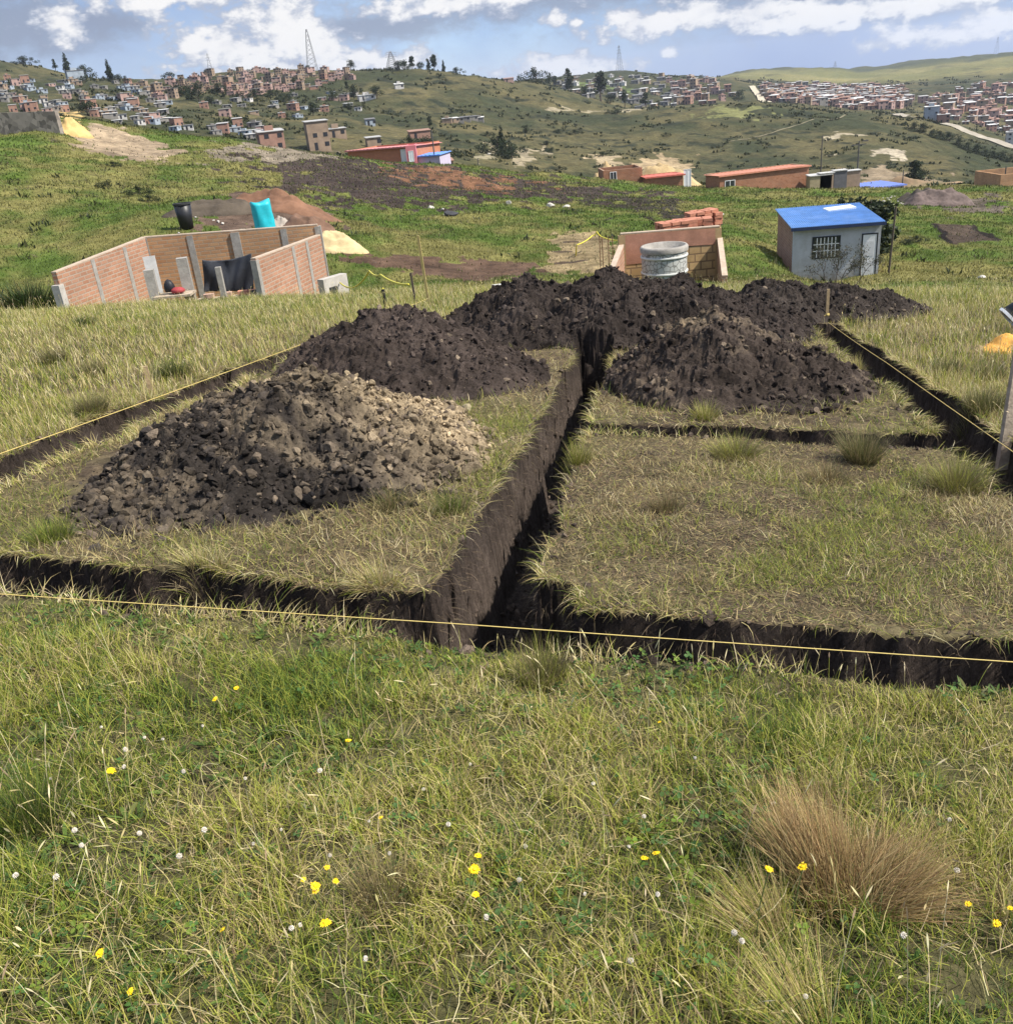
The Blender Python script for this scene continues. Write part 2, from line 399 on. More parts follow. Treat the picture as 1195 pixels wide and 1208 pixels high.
def pick(cols, w, n, jit=0.18):
    cols = np.array(cols); w = np.array(w, float); w /= w.sum()
    c = cols[RG.choice(len(cols), n, p=w)]
    return c * (1 + RG.uniform(-jit, jit, (n, 1))) * (1 + RG.uniform(-jit * 0.3, jit * 0.3, (n, 3)))

GREEN, YGREEN, STRAW, BROWN, DGREEN, PALE = (0.115, 0.165, 0.022), (0.28, 0.29, 0.050), (0.47, 0.385, 0.17), (0.21, 0.15, 0.075), (0.05, 0.085, 0.02), (0.62, 0.53, 0.31)

# stones and clods: noisy icospheres
def ico(sub):
    import bmesh
    bm = bmesh.new(); bmesh.ops.create_icosphere(bm, subdivisions=sub, radius=1.0)
    V = np.array([v.co[:] for v in bm.verts]); F = np.array([[v.index for v in f.verts] for f in bm.faces]); bm.free()
    return V, F
ICO1, ICO2 = ico(1), ico(2)
def clod_shapes(n, base, seed, rough=0.35):
    rg = np.random.default_rng(seed); out = []
    for i in range(n):
        V = base[0].copy()
        for k in range(9):          # cut facets
            d = rg.normal(size=3); d /= np.linalg.norm(d); c = rg.uniform(0.36, 0.82)
            s = V @ d; V = np.where((s > c)[:, None], V - (s - c)[:, None] * d * 0.9, V)
        V *= 1 + rg.uniform(-rough, rough, (len(V), 1)) * 0.45
        V *= rg.uniform(0.5, 1.2, 3)
        out.append(V)
    return out
CLOD1, CLOD2 = clod_shapes(24, ICO1, 5), clod_shapes(16, ICO2, 6, 0.25)

def rand_rot(n):
    q = RG.normal(size=(n, 4)); q /= np.linalg.norm(q, axis=1)[:, None]; w, x, y, z = q.T
    return np.stack([np.stack([1 - 2 * (y * y + z * z), 2 * (x * y - z * w), 2 * (x * z + y * w)], -1),
                     np.stack([2 * (x * y + z * w), 1 - 2 * (x * x + z * z), 2 * (y * z - x * w)], -1),
                     np.stack([2 * (x * z - y * w), 2 * (y * z + x * w), 1 - 2 * (x * x + y * y)], -1)], 1)

def scatter_clods(bag, P, size, col, shapes, F):
    k = RG.integers(0, len(shapes), len(P)); Rm = rand_rot(len(P)); S = np.array(shapes)[k]
    V = np.einsum('nij,nvj->nvi', Rm, S) * size[:, None, None] + P[:, None]
    nv = S.shape[1]; FF = (F[None] + (np.arange(len(P)) * nv)[:, None, None]).reshape(-1, 3)
    cc = np.repeat(col[:, None], nv, 1) * (1 + RG.uniform(-0.12, 0.12, (len(P), nv, 1)))
    bag.add(V.reshape(-1, 3).astype(np.float32), FF, cc.reshape(-1, 3))

# ================================================================== THE LOT: trenches cut in the turf
TR_U = [(-4.70, -4.27, 2.9, 12.6, 0.55), (-1.0, -0.63, 3.1, 10.9, 0.68), (1.95, 2.34, 2.9, 13.1, 0.60)]      # u0,u1,v0,v1,depth  (along the lot)
TR_V = [(3.00, 3.37, -5.5, 4.5, 0.58), (6.50, 6.86, -0.7, 2.1, 0.42)]                                             # w0,w1,u0,u1,depth  (across; w = v sheared)
NOTCH = (-0.66, -0.42, 3.30, 3.66, 0.42)
SH = 0.105
def shear(u, v): return v + SH * (u + 0.63)

def trench_depth(u, v):
    w = shear(u, v)
    nb = 0.064 * fbm(u * 2.3, v * 2.3, 31, 3) + 0.022 * fbm(u * 10, v * 10, 33, 2) + 0.012 * fbm(u * 34, v * 34, 35, 2)
    nb = nb + np.where(u < -3.9, 0.10 * fbm(u * 3.7, v * 3.7, 39, 3) + 0.03 * fbm(u * 15, v * 15, 40, 2), 0); d = np.zeros_like(u); sl = 0.075
    nu_ = fbm(u * 55, v * 8, 36, 3); nv_ = fbm(u * 8, w * 55, 38, 3)
    def cut(s, dep, rough):
        k = np.clip(s / sl + 0.5, 0, 1); k = np.clip(k + rough * 0.24 * np.clip(k * (1 - k) * 5, 0, 1), 0, 1)
        return dep * k
    for u0, u1, v0, v1, dep in TR_U:
        s = np.minimum(np.minimum(u - u0, u1 - u), np.minimum(v - v0, v1 - v)) + nb
        d = np.maximum(d, cut(s, dep, nu_))
    for w0, w1, u0, u1, dep in TR_V:
        s = np.minimum(np.minimum(w - w0, w1 - w), np.minimum(u - u0, u1 - u)) + nb
        d = np.maximum(d, cut(s, dep, nv_))
    u0, u1, v0, v1, dep = NOTCH
    s = np.minimum(np.minimum(u - u0, u1 - u), np.minimum(w - v0, v1 - w)) + nb
    return np.maximum(d, cut(s, dep, nu_))

def lines(a, b, step, fine, marks, half=0.115):
    g = list(np.arange(a, b + 1e-6, step))
    for m in marks: g += list(np.arange(m - half, m + half + 1e-6, fine))
    g = np.array(sorted(g)); keep = [g[0]]
    for q in g[1:]:
        if q - keep[-1] > fine * 0.7: keep.append(q)
    return np.array(keep)

# patches of bare or different ground, outlined on the ground
PATCH = []    # (polygon in (az, ln r), colour, grass density there)
def patch(pix, col, dens=0.1, rag=0.03):
    PATCH.append(([polar(hit(*p)) for p in pix], col, dens, rag))
patch([(392, 290), (440, 300), (500, 303), (570, 309), (640, 312), (640, 322), (560, 330), (500, 324), (440, 318), (405, 311)], (0.115, 0.072, 0.048), 0.04)
patch([(300, 182), (370, 182), (420, 187), (470, 193), (560, 199), (640, 212), (700, 222), (780, 232), (780, 242), (700, 240), (640, 240), (560, 232), (520, 240), (470, 245), (400, 236), (350, 222), (310, 200)], (0.055, 0.041, 0.034), 0.5, 0.10)
patch([(450, 193), (520, 203), (600, 213), (625, 221), (590, 228), (530, 218), (480, 210)], (0.16, 0.082, 0.045), 0.15, 0.10)
patch([(700, 228), (780, 240), (858, 256), (858, 268), (800, 262), (740, 248), (690, 240)], (0.045, 0.038, 0.028), 0.55, 0.08)
patch([(225, 262), (262, 236), (300, 226), (345, 235), (385, 246), (400, 264), (330, 268), (260, 272)], (0.125, 0.085, 0.062), 0.02)
patch([(60, 150), (95, 148), (130, 150), (190, 166), (225, 180), (180, 192), (140, 188), (100, 172)], (0.29, 0.22, 0.145), 0.06, 0.03)
patch([(70, 130), (84, 130), (98, 141), (86, 148), (72, 146)], (0.42, 0.29, 0.12), 0.02)
patch([(240, 178), (300, 172), (390, 182), (380, 190), (320, 188), (270, 190)], (0.20, 0.165, 0.12), 0.2, 0.05)
patch([(655, 272), (700, 276), (730, 282), (728, 322), (640, 318), (652, 296)], (0.27, 0.205, 0.11), 0.15, 0.02)
patch([(1096, 263), (1142, 265), (1182, 286), (1118, 286)], (0.085, 0.062, 0.045), 0.08, 0.005)
patch([(1096, 263), (1104, 263), (1124, 286), (1116, 286)], (0.022, 0.017, 0.014), 0.0, 0.006)
patch([(1142, 265), (1150, 265), (1186, 286), (1174, 286)], (0.03, 0.024, 0.018), 0.0, 0.006)
patch([(1110, 238), (1195, 234), (1195, 250), (1140, 252)], (0.13, 0.105, 0.08), 0.3, 0.05)
patch([(968, 156), (1004, 154), (1010, 159), (975, 162)], (0.33, 0.28, 0.19), 0.0, 0.02)
patch([(1025, 178), (1062, 176), (1064, 182), (1035, 185)], (0.34, 0.29, 0.21), 0.0, 0.02)
patch([(980, 180), (1002, 179), (1000, 183), (984, 184)], (0.30, 0.26, 0.19), 0.0, 0.02)
patch([(702, 182), (722, 182), (728, 194), (712, 200), (705, 192)], (0.33, 0.26, 0.16), 0.0, 0.02)
patch([(745, 190), (772, 182), (800, 184), (812, 205), (760, 207)], (0.32, 0.24, 0.14), 0.0, 0.04)
patch([(1010, 203), (1060, 198), (1100, 206), (1130, 216), (1020, 216)], (0.22, 0.17, 0.11), 0.1, 0.04)
patch([(820, 128), (880, 122), (900, 132), (850, 140)], (0.15, 0.15, 0.06), 0.3, 0.05)
patch([(600, 186), (640, 170), (646, 174), (612, 196)], (0.24, 0.20, 0.13), 0.2, 0.02)
patch([(560, 186), (590, 166), (594, 169), (570, 192)], (0.22, 0.19, 0.12), 0.2, 0.02)
patch([(640, 128), (690, 130), (760, 128), (760, 129.5), (690, 132), (640, 130)], (0.27, 0.23, 0.15), 0.1, 0.01)
patch([(690, 96), (730, 98), (732, 104), (690, 102)], (0.11, 0.14, 0.05), 0.1, 0.03)

def patch_at(x, y):
    """index of the patch at a place (-1: none)"""
    az = np.arctan2(x, y); lr = np.log(np.hypot(x, y) + 1e-9); out = np.full(x.shape, -1)
    n1 = fbm(az * 60, lr * 30, 51, 4); n2 = fbm(az * 60 + 40, lr * 30 + 40, 55, 4)
    for i, (poly, c, dn, rag) in enumerate(PATCH):
        p = np.array(poly); m = (az > p[:, 0].min() - 0.05) & (az < p[:, 0].max() + 0.05) & (lr > p[:, 1].min() - 0.3) & (lr < p[:, 1].max() + 0.3)
        if not m.any(): continue
        k = np.nonzero(m)[0]
        ins = inpoly(az[k] + n1[k] * rag, lr[k] + n2[k] * rag * 3.0, poly); out[k[ins]] = i
    return out

def ground_col(x, y):
    r = np.hypot(x, y); az = np.arctan2(x, y); lr = np.log(r + 1e-9)
    a = fbm(az * 14, lr * 9, 61, 5, 0.6); b = fbm(az * 40, lr * 26, 66, 4, 0.6); c = fbm(az * 90, lr * 60, 70, 3, 0.6)
    def mixc(p, q, t): t = np.clip(t, 0, 1)[:, None]; return np.asarray(p) * (1 - t) + np.asarray(q) * t
    # meadow 16-130 m: green with dry parts
    mead = mixc((0.078, 0.115, 0.022), (0.18, 0.165, 0.055), 0.5 + 1.5 * a + 0.8 * b); mead = mixc(mead, np.tile((0.06, 0.052, 0.03), (len(x), 1)), 1.5 * (b - 0.32) + 1.2 * (c - 0.35))
    # far hills: dull olive, scrub in clumps
    hill = mixc((0.040, 0.045, 0.022), (0.105, 0.090, 0.042), 0.45 + 1.4 * a + 0.6 * b); hill = mixc(hill, np.tile((0.026, 0.030, 0.017), (len(x), 1)), 2.2 * (b - 0.06) + 1.6 * (c - 0.15))
    town = mixc(hill, np.tile((0.16, 0.12, 0.09), (len(x), 1)), 0.0 * a)
    far = mixc(mead, town, (lr - math.log(115)) / 0.35)
    # the dry right-hand ridge
    k = np.clip((lr - math.log(1300)) / 0.2, 0, 1); ridge = mixc((0.12, 0.12, 0.045), (0.20, 0.175, 0.07), 0.5 + a + 0.5 * b); ridge = mixc(ridge, np.tile((0.045, 0.05, 0.025), (len(x), 1)), 2.0 * (b - 0.2))
    far = mixc(far, ridge, k)
    dk = np.clip((lr - math.log(1950)) / 0.08, 0, 1); far = mixc(far, np.tile((0.035, 0.045, 0.028), (len(x), 1)), dk * 0.8)
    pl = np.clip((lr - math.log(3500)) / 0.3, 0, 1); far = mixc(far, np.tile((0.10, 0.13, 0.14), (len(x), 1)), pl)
    # near lot: earth under turf
    a2 = fbm(x * 1.3, y * 1.3, 81, 4); b2 = fbm(x * 6, y * 6, 85, 3)
    b3 = fbm(x * 22, y * 22, 87, 3); near = mixc((0.062, 0.046, 0.032), (0.165, 0.125, 0.075), 0.45 + 0.7 * a2 + 0.7 * b2 + 0.6 * b3); near = mixc(near, np.tile((0.075, 0.08, 0.028), (len(x), 1)), np.where(shear(*xy2uv(x, y)) < 3.0, 0.55, 0.12) + a2 * 0.5)
    col = mixc(near, far, (lr - math.log(13)) / 0.35)
    pi = patch_at(x, y)
    for i in np.unique(pi):
        if i >= 0:
            m = pi == i; col[m] = np.array(PATCH[i][1]) * (1 + 0.35 * b[m] + 0.3 * c[m])[:, None]
    return np.clip(col, 0.008, 0.8)

PU0, PU1, PW0, PW1 = -6.3, 4.3, -2.0, 15.0
um = [a for t in TR_U for a in t[:2]] + [-0.42]; wm = [3.00, 3.37, 6.50, 6.86, 10.9 - 0.08, 13.1 + 0.29, 3.66]
gu = lines(PU0, PU1, 0.035, 0.0075, um); gw = lines(PW0, PW1, 0.04, 0.0075, wm)
U2, W2 = np.meshgrid(gu, gw, indexing='ij'); V2 = W2 - SH * (U2 + 0.63)
X2, Y2 = uv2xy(U2, V2); dep = trench_depth(U2, V2)
zt = T(X2, Y2)
lip = np.clip(1 - np.abs(dep) * 40, 0, 1)
Z2 = zt - dep + 0.012 * fbm(X2 * 14, Y2 * 14, 41, 3) * lip - sstep(0.3, 0.5, dep) * (0.0 + 0.09 * np.clip(fbm(X2 * 3.4, Y2 * 3.4, 44, 4), -0.6, 0.4)) * -1
nu, nw = U2.shape
idx = np.arange(nu * nw).reshape(nu, nw)
quads = np.stack([idx[:-1, :-1], idx[1:, :-1], idx[1:, 1:], idx[:-1, 1:]], -1).reshape(-1, 4)
vd = dep.ravel(); isT = (vd[quads].max(1) > 0.03)
Vg = np.stack([X2.ravel(), Y2.ravel(), Z2.ravel()], 1)
def sub(V, F, extra):
    u, inv = np.unique(F.ravel(), return_inverse=True)
    return V[u], inv.reshape(F.shape), extra[u]
gc = ground_col(Vg[:, 0], Vg[:, 1])
MS_near, MS_tr, MS_far = soil_mat('turf_earth', 'near'), soil_mat('trench_soil', 'trench'), soil_mat('hill_ground', 'far')
v_, f_, c_ = sub(Vg, quads[~isT], gc)
ground = link('ground', mesh('ground', v_, [f_], [MS_near], c_, None, True)); tag(ground, 'grassy plot of ground cut by foundation trenches', kind='structure')
# trench soil: dark topsoil, browner below
hd = fbm(Vg[:, 0] * 5, Vg[:, 1] * 5, 47, 3) + 0.8 * fbm(Vg[:, 0] * 16 + Vg[:, 2] * 9, Vg[:, 1] * 16 + Vg[:, 2] * 13, 48, 3)
lay = np.clip(vd / 0.5 + hd * 0.35, 0, 1)[:, None]
tc_ = np.array((0.052, 0.040, 0.033)) * (1 - lay) + np.array((0.128, 0.100, 0.083)) * lay
fl = sstep(0.93, 1.0, vd / 0.6)[:, None]; tc_ = tc_ * (1 - fl * 0.15)
v_, f_, c_ = sub(Vg, quads[isT], tc_)
trench = link('trench', mesh('trench', v_, [f_], [MS_tr], c_, None, True)); tag(trench, 'narrow foundation trenches dug in a grid through the turf', kind='structure')

# far terrain: polar sheet, meets the lot under its rim
ga = np.concatenate([np.linspace(-math.pi, -0.80, 40)[:-1], np.linspace(-0.80, -0.60, 50)[:-1], np.linspace(-0.60, 0.60, 720), np.linspace(0.60, 0.80, 50)[1:], np.linspace(0.80, math.pi, 40)[1:]])
gl = np.concatenate([np.linspace(math.log(1.5), math.log(14), 60)[:-1], np.linspace(math.log(14), math.log(2600), 800)[:-1], np.linspace(math.log(2600), math.log(9000), 60)])
A2, L2 = np.meshgrid(ga, gl, indexing='ij'); RR2 = np.exp(L2)
Xp, Yp = (RR2 * np.sin(A2)).ravel(), (RR2 * np.cos(A2)).ravel(); Zp = T(Xp, Yp)
up, vp = xy2uv(Xp, Yp); wp = shear(up, vp)
mg = 0.45
over = (up > PU0) & (up < PU1) & (wp > PW0) & (wp < PW1)
inn = (up > PU0 + mg) & (up < PU1 - mg) & (wp > PW0 + mg) & (wp < PW1 - mg)
Zp = Zp - over * 0.03
na, nl = A2.shape; idx = np.arange(na * nl).reshape(na, nl)
q = np.stack([idx[:-1, :-1], idx[:-1, 1:], idx[1:, 1:], idx[1:, :-1]], -1).reshape(-1, 4)[:, ::-1]
q = q[~inn[q].all(1)]
v_, f_, c_ = sub(np.stack([Xp, Yp, Zp], 1), q, ground_col(Xp, Yp))
nrm_flip = np.cross(v_[f_[0, 1]] - v_[f_[0, 0]], v_[f_[0, 2]] - v_[f_[0, 0]])[2] < 0
if nrm_flip: f_ = f_[:, ::-1]
terrain = link('hillside', mesh('hillside', v_, [f_], [MS_far], c_, None, True)); tag(terrain, 'green hillside falling to a valley with hills beyond', kind='structure')

def ground_z(x, y):
    u, v = xy2uv(x, y)
    return T(x, y) - trench_depth(u, v) * ((np.abs(u) < 7) & (v < 16))

# ================================================================== SOIL MOUNDS
DARK, DGREY, TAN, GREYB = (0.040, 0.031, 0.026), (0.075, 0.060, 0.050), (0.28, 0.215, 0.135), (0.17, 0.132, 0.096)
MS_clod = None
def clod_mat():
    m, t, o = nt('soil_clods'); L = t.links
    b = N(t, 'ShaderNodeBsdfPrincipled'); setin(b, Roughness=0.95); b.inputs['Specular IOR Level'].default_value = 0.1
    a = N(t, 'ShaderNodeAttribute', attribute_name='Col'); g = N(t, 'ShaderNodeNewGeometry')
    n1 = setin(N(t, 'ShaderNodeTexNoise'), Scale=35.0, Detail=8.0, Roughness=0.75); L.new(g.outputs['Position'], n1.inputs['Vector'])
    r1 = N(t, 'ShaderNodeMapRange'); setin(r1, From_Min=0.28, From_Max=0.72, To_Min=0.45, To_Max=1.6); L.new(n1.outputs['Fac'], r1.inputs['Value'])
    mu = N(t, 'ShaderNodeMix', data_type='RGBA', blend_type='MULTIPLY'); mu.inputs[0].default_value = 1; L.new(a.outputs['Color'], mu.inputs[6]); L.new(r1.outputs[0], mu.inputs[7])
    L.new(mu.outputs[2], b.inputs['Base Color'])
    bp = setin(N(t, 'ShaderNodeBump'), Strength=0.9, Distance=0.02); L.new(n1.outputs['Fac'], bp.inputs['Height']); L.new(bp.outputs[0], b.inputs['Normal'])
    L.new(b.outputs[0], o.inputs['Surface']); return m
MS_clod = clod_mat()

def mound(label, cu, cv, ru, rv, H, humps, seed, tan=None, nclod=2200, csize=(0.010, 0.055), big=12, base=DARK, group=None, skew=0.0, flat=0.0, rough=1.0):
    """humps: (u, v, ru, rv, h) cones melted together"""
    st = 0.016 if cv < 8 else 0.021
    uu = np.arange(cu - ru * 1.25, cu + ru * 1.25, st); vv = np.arange(cv - rv * 1.25, cv + rv * 1.25, st)
    Um, Vm = np.meshgrid(uu, vv, indexing='ij')
    def height(u, v, fine=True):
        h = np.zeros_like(u)
        wob = 0.16 * fbm(u * 1.7, v * 1.7, seed, 3) + 0.07 * fbm(u * 5, v * 5, seed + 4, 3)
        for (hu, hv, hru, hrv, hh) in humps:
            rho = np.sqrt(((u - hu) / hru) ** 2 + ((v - hv) / hrv) ** 2) + wob
            f = np.clip(1 - rho, -0.25, 1); f = np.where(f > 0, f / (f + 0.10) * 1.1 * (0.10 + f) , f)
            f = f - 0.14 * sstep(0.7, 1.0, f)
            h = np.maximum(h, hh * f) + 0.25 * np.minimum(np.maximum(h, 0), np.maximum(hh * f, 0))
            h = np.where(h == 0, hh * f, h)
        if fine:
            m = np.clip(h * 6, 0, 1)
            h = h + m * rough * (0.055 * fbm(u * 4.2, v * 4.2, seed + 8, 3) + 0.075 * np.abs(fbm(u * 8, v * 8, seed + 12, 3)) + 0.045 * np.abs(fbm(u * 19, v * 19, seed + 15, 3)) + 0.022 * fbm(u * 40, v * 40, seed + 17, 2))
        return h
    h = height(Um, Vm)
    rho_out = np.min([np.sqrt(((Um - a) / c) ** 2 + ((Vm - b) / d) ** 2) for a, b, c, d, e in humps], axis=0)
    h = np.where(rho_out > 1.0, np.minimum(h, 0.0) - (rho_out - 1.0) * 0.6, h)
    Xm, Ym = uv2xy(Um, Vm); Zm = T(Xm, Ym) + h - 0.015 - trench_depth(Um, Vm) * np.clip(1.05 - h / 0.22, 0, 1)
    def colour(u, v, n):
        a = fbm(u * 2.2, v * 2.2, seed + 20, 4); b = fbm(u * 9, v * 9, seed + 24, 3)
        c = np.array(base)[None] * 0.9 * (1 + 0.55 * a + 0.5 * b)[:, None]
        if tan is not None:
            k = np.clip(tan(u, v) + 0.35 * a + 0.35 * b, 0, 1)[:, None]; c = c * (1 - k) + np.array(TAN)[None] * (1 + 0.3 * b)[:, None] * k
        return np.clip(c, 0.01, 0.7)
    ok = h > -0.12
    idm = np.arange(Um.size).reshape(Um.shape)
    qm = np.stack([idm[:-1, :-1], idm[1:, :-1], idm[1:, 1:], idm[:-1, 1:]], -1).reshape(-1, 4)
    qm = qm[ok.ravel()[qm].all(1)]
    Vm3, Fm, Cm = sub(np.stack([Xm.ravel(), Ym.ravel(), Zm.ravel()], 1), qm, colour(Um.ravel(), Vm.ravel(), 0))
    ox, oy = uv2xy(cu, cv); org = np.array([ox, oy, float(T(ox, oy))])
    root = link('soil_mound', mesh('soil_mound', Vm3 - org, [Fm], [MS_clod], Cm, None, False), None, org); tag(root, label, 'soil mound', group)
    # clods
    n = nclod * 3; u = RG.uniform(cu - ru * 1.2, cu + ru * 1.2, n); v = RG.uniform(cv - rv * 1.2, cv + rv * 1.2, n)
    hh = height(u, v); k = np.nonzero(((hh > 0.0) | ((hh > -0.05) & (RG.random(n) < 0.25))) & (trench_depth(u, v) < 0.02))[0][:nclod]; u, v, hh = u[k], v[k], np.maximum(hh[k], 0)
    x, y = uv2xy(u, v)
    size = csize[0] + (csize[1] - csize[0]) * RG.random(len(u)) ** 6.0
    size = np.where(hh < 0.12, size * 1.15, size) * 0.74
    z = T(x, y) + hh - size * 0.15
    col = colour(u, v, 1) * RG.uniform(0.6, 1.7, (len(u), 1))
    g = RG.random(len(u)) < (0.13 if tan is not None else 0.07); col[g] = np.array(GREYB) * RG.uniform(0.5, 1.1, (g.sum(), 1))
    order = np.argsort(-size); bigk = order[:big]; rest = order[big:]
    P = np.stack([x, y, z], 1) - org
    B = Bag(); half = size[rest] > csize[0] + (csize[1] - csize[0]) * 0.28
    scatter_clods(B, P[rest[half]], size[rest[half]], col[rest[half]], CLOD2, ICO2[1]); scatter_clods(B, P[rest[~half]], size[rest[~half]], col[rest[~half]], CLOD1, ICO1[1])
    o = B.obj('loose_soil', MS_clod, root); o['kind'] = 'stuff'
    for j in bigk:
        B = Bag(); scatter_clods(B, np.zeros((1, 3)), size[j:j + 1] * 1.25, np.clip(col[j:j + 1], 0.02, 0.3), CLOD2, ICO2[1]); B.obj('clod', MS_clod, root, loc=P[j])
    return root

mound('near left heap of dark and tan clods with pale stones beside the central trench', -2.65, 5.65, 1.55, 1.85, 0.62,
      [(-2.55, 5.85, 1.30, 1.70, 0.53), (-2.85, 5.15, 0.88, 1.15, 0.38), (-1.95, 5.6, 0.82, 1.1, 0.33)], 101,
      tan=lambda u, v: np.clip(0.55 + (v - 5.85) * 0.95 + (u + 2.4) * 0.45, 0, 1.0) * 0.95, nclod=14000, csize=(0.008, 0.062), big=14, base=(0.041, 0.034, 0.029))
mound('dark brown earth heap behind the stony heap, left of the central trench', -2.55, 9.1, 1.8, 1.7, 0.68,
      [(-2.6, 9.1, 1.4, 1.6, 0.68), (-3.2, 9.3, 0.95, 1.3, 0.44), (-1.75, 9.0, 0.6, 1.2, 0.22)], 131, nclod=3600, csize=(0.007, 0.062), big=14, base=(0.050, 0.038, 0.032))
mound('longest dark earth bank closing the far end of the lot', -0.9, 12.3, 3.0, 1.75, 0.85,
      [(-1.8, 12.4, 1.35, 1.6, 0.73), (-0.8, 12.3, 1.35, 1.6, 0.78), (0.3, 12.2, 1.3, 1.6, 0.68), (1.1, 12.0, 0.9, 1.3, 0.46)], 161, nclod=5200, csize=(0.009, 0.078), big=18, base=(0.036, 0.028, 0.024))
mound('dark earth heap with a pale top right of the central trench', 0.55, 8.75, 1.45, 1.75, 0.62,
      [(0.42, 8.85, 1.0, 1.6, 0.66), (1.05, 8.5, 0.9, 1.25, 0.36)], 191, tan=lambda u, v: 0.55 * np.exp(-(((u - 0.25) / 0.28) ** 2 + ((v - 8.95) / 0.35) ** 2)) - 0.12, nclod=3600, csize=(0.007, 0.062), big=14, base=(0.050, 0.038, 0.031))
mound('low dark earth ridge at the far right behind the corner stake', 2.4, 14.4, 1.7, 1.5, 0.45,
      [(1.6, 14.2, 1.0, 1.3, 0.56), (2.5, 14.4, 1.0, 1.2, 0.44), (3.2, 14.6, 0.75, 1.0, 0.30)], 221, nclod=1500, csize=(0.010, 0.08), big=10, base=(0.040, 0.032, 0.027))
_n = 60000; _u = RG.uniform(-4.9, 2.6, _n); _v = RG.uniform(2.7, 11.5, _n); _d = trench_depth(_u, _v)
_e = np.maximum.reduce([trench_depth(_u + .07, _v), trench_depth(_u - .07, _v), trench_depth(_u, _v + .07), trench_depth(_u, _v - .07)])
_m = (_d > .25) & (RG.random(_n) < .8) | (_d < .02) & (_e > .05) & (RG.random(_n) < .35); _u, _v, _d = _u[_m], _v[_m], _d[_m]; _x, _y = uv2xy(_u, _v); _s = .006 + .032 * RG.random(len(_u)) ** 4
_c = np.array((.095, .072, .056)) * RG.uniform(.5, 1.6, (len(_u), 1)); B = Bag(); scatter_clods(B, np.stack([_x, _y, T(_x, _y) - _d + _s * .2], 1), _s, _c, CLOD1, ICO1[1]); _o = B.obj('loose_soil', MS_clod, trench); _o['kind'] = 'stuff'
MOUND_BASE = [(-2.65, 5.65, 1.35, 1.6), (-2.6, 9.1, 1.55, 1.5), (-0.7, 12.3, 2.5, 1.5), (0.5, 8.75, 1.15, 1.5), (2.4, 14.4, 1.5, 1.2)]

# ================================================================== GRASS
LEAF = leaf_mat('grass_leaf', 0.32, 0.6)
def scatter_polar(n, r0, r1, azmax, power):
    """random places with density ~ r^power per square metre"""
    t = RG.random(n); k = power + 2
    r = np.exp(np.log(r0) + t * np.log(r1 / r0)) if abs(k) < 1e-6 else (r0 ** k + t * (r1 ** k - r0 ** k)) ** (1 / k)
    a = RG.uniform(-azmax, azmax, n)
    return r * np.sin(a), r * np.cos(a)
def on_mound(u, v, f=0.95):
    m = np.zeros(u.shape, bool); wob = 0.12 * fbm(u * 3, v * 3, 77, 3)
    for a, b, c, d in MOUND_BASE: m |= (np.sqrt(((u - a) / c) ** 2 + ((v - b) / d) ** 2) + wob) < f
    return m
def free(x, y, edge=0.02):
    u, v = xy2uv(x, y)
    return (trench_depth(u, v) < edge) & ~on_mound(u, v)

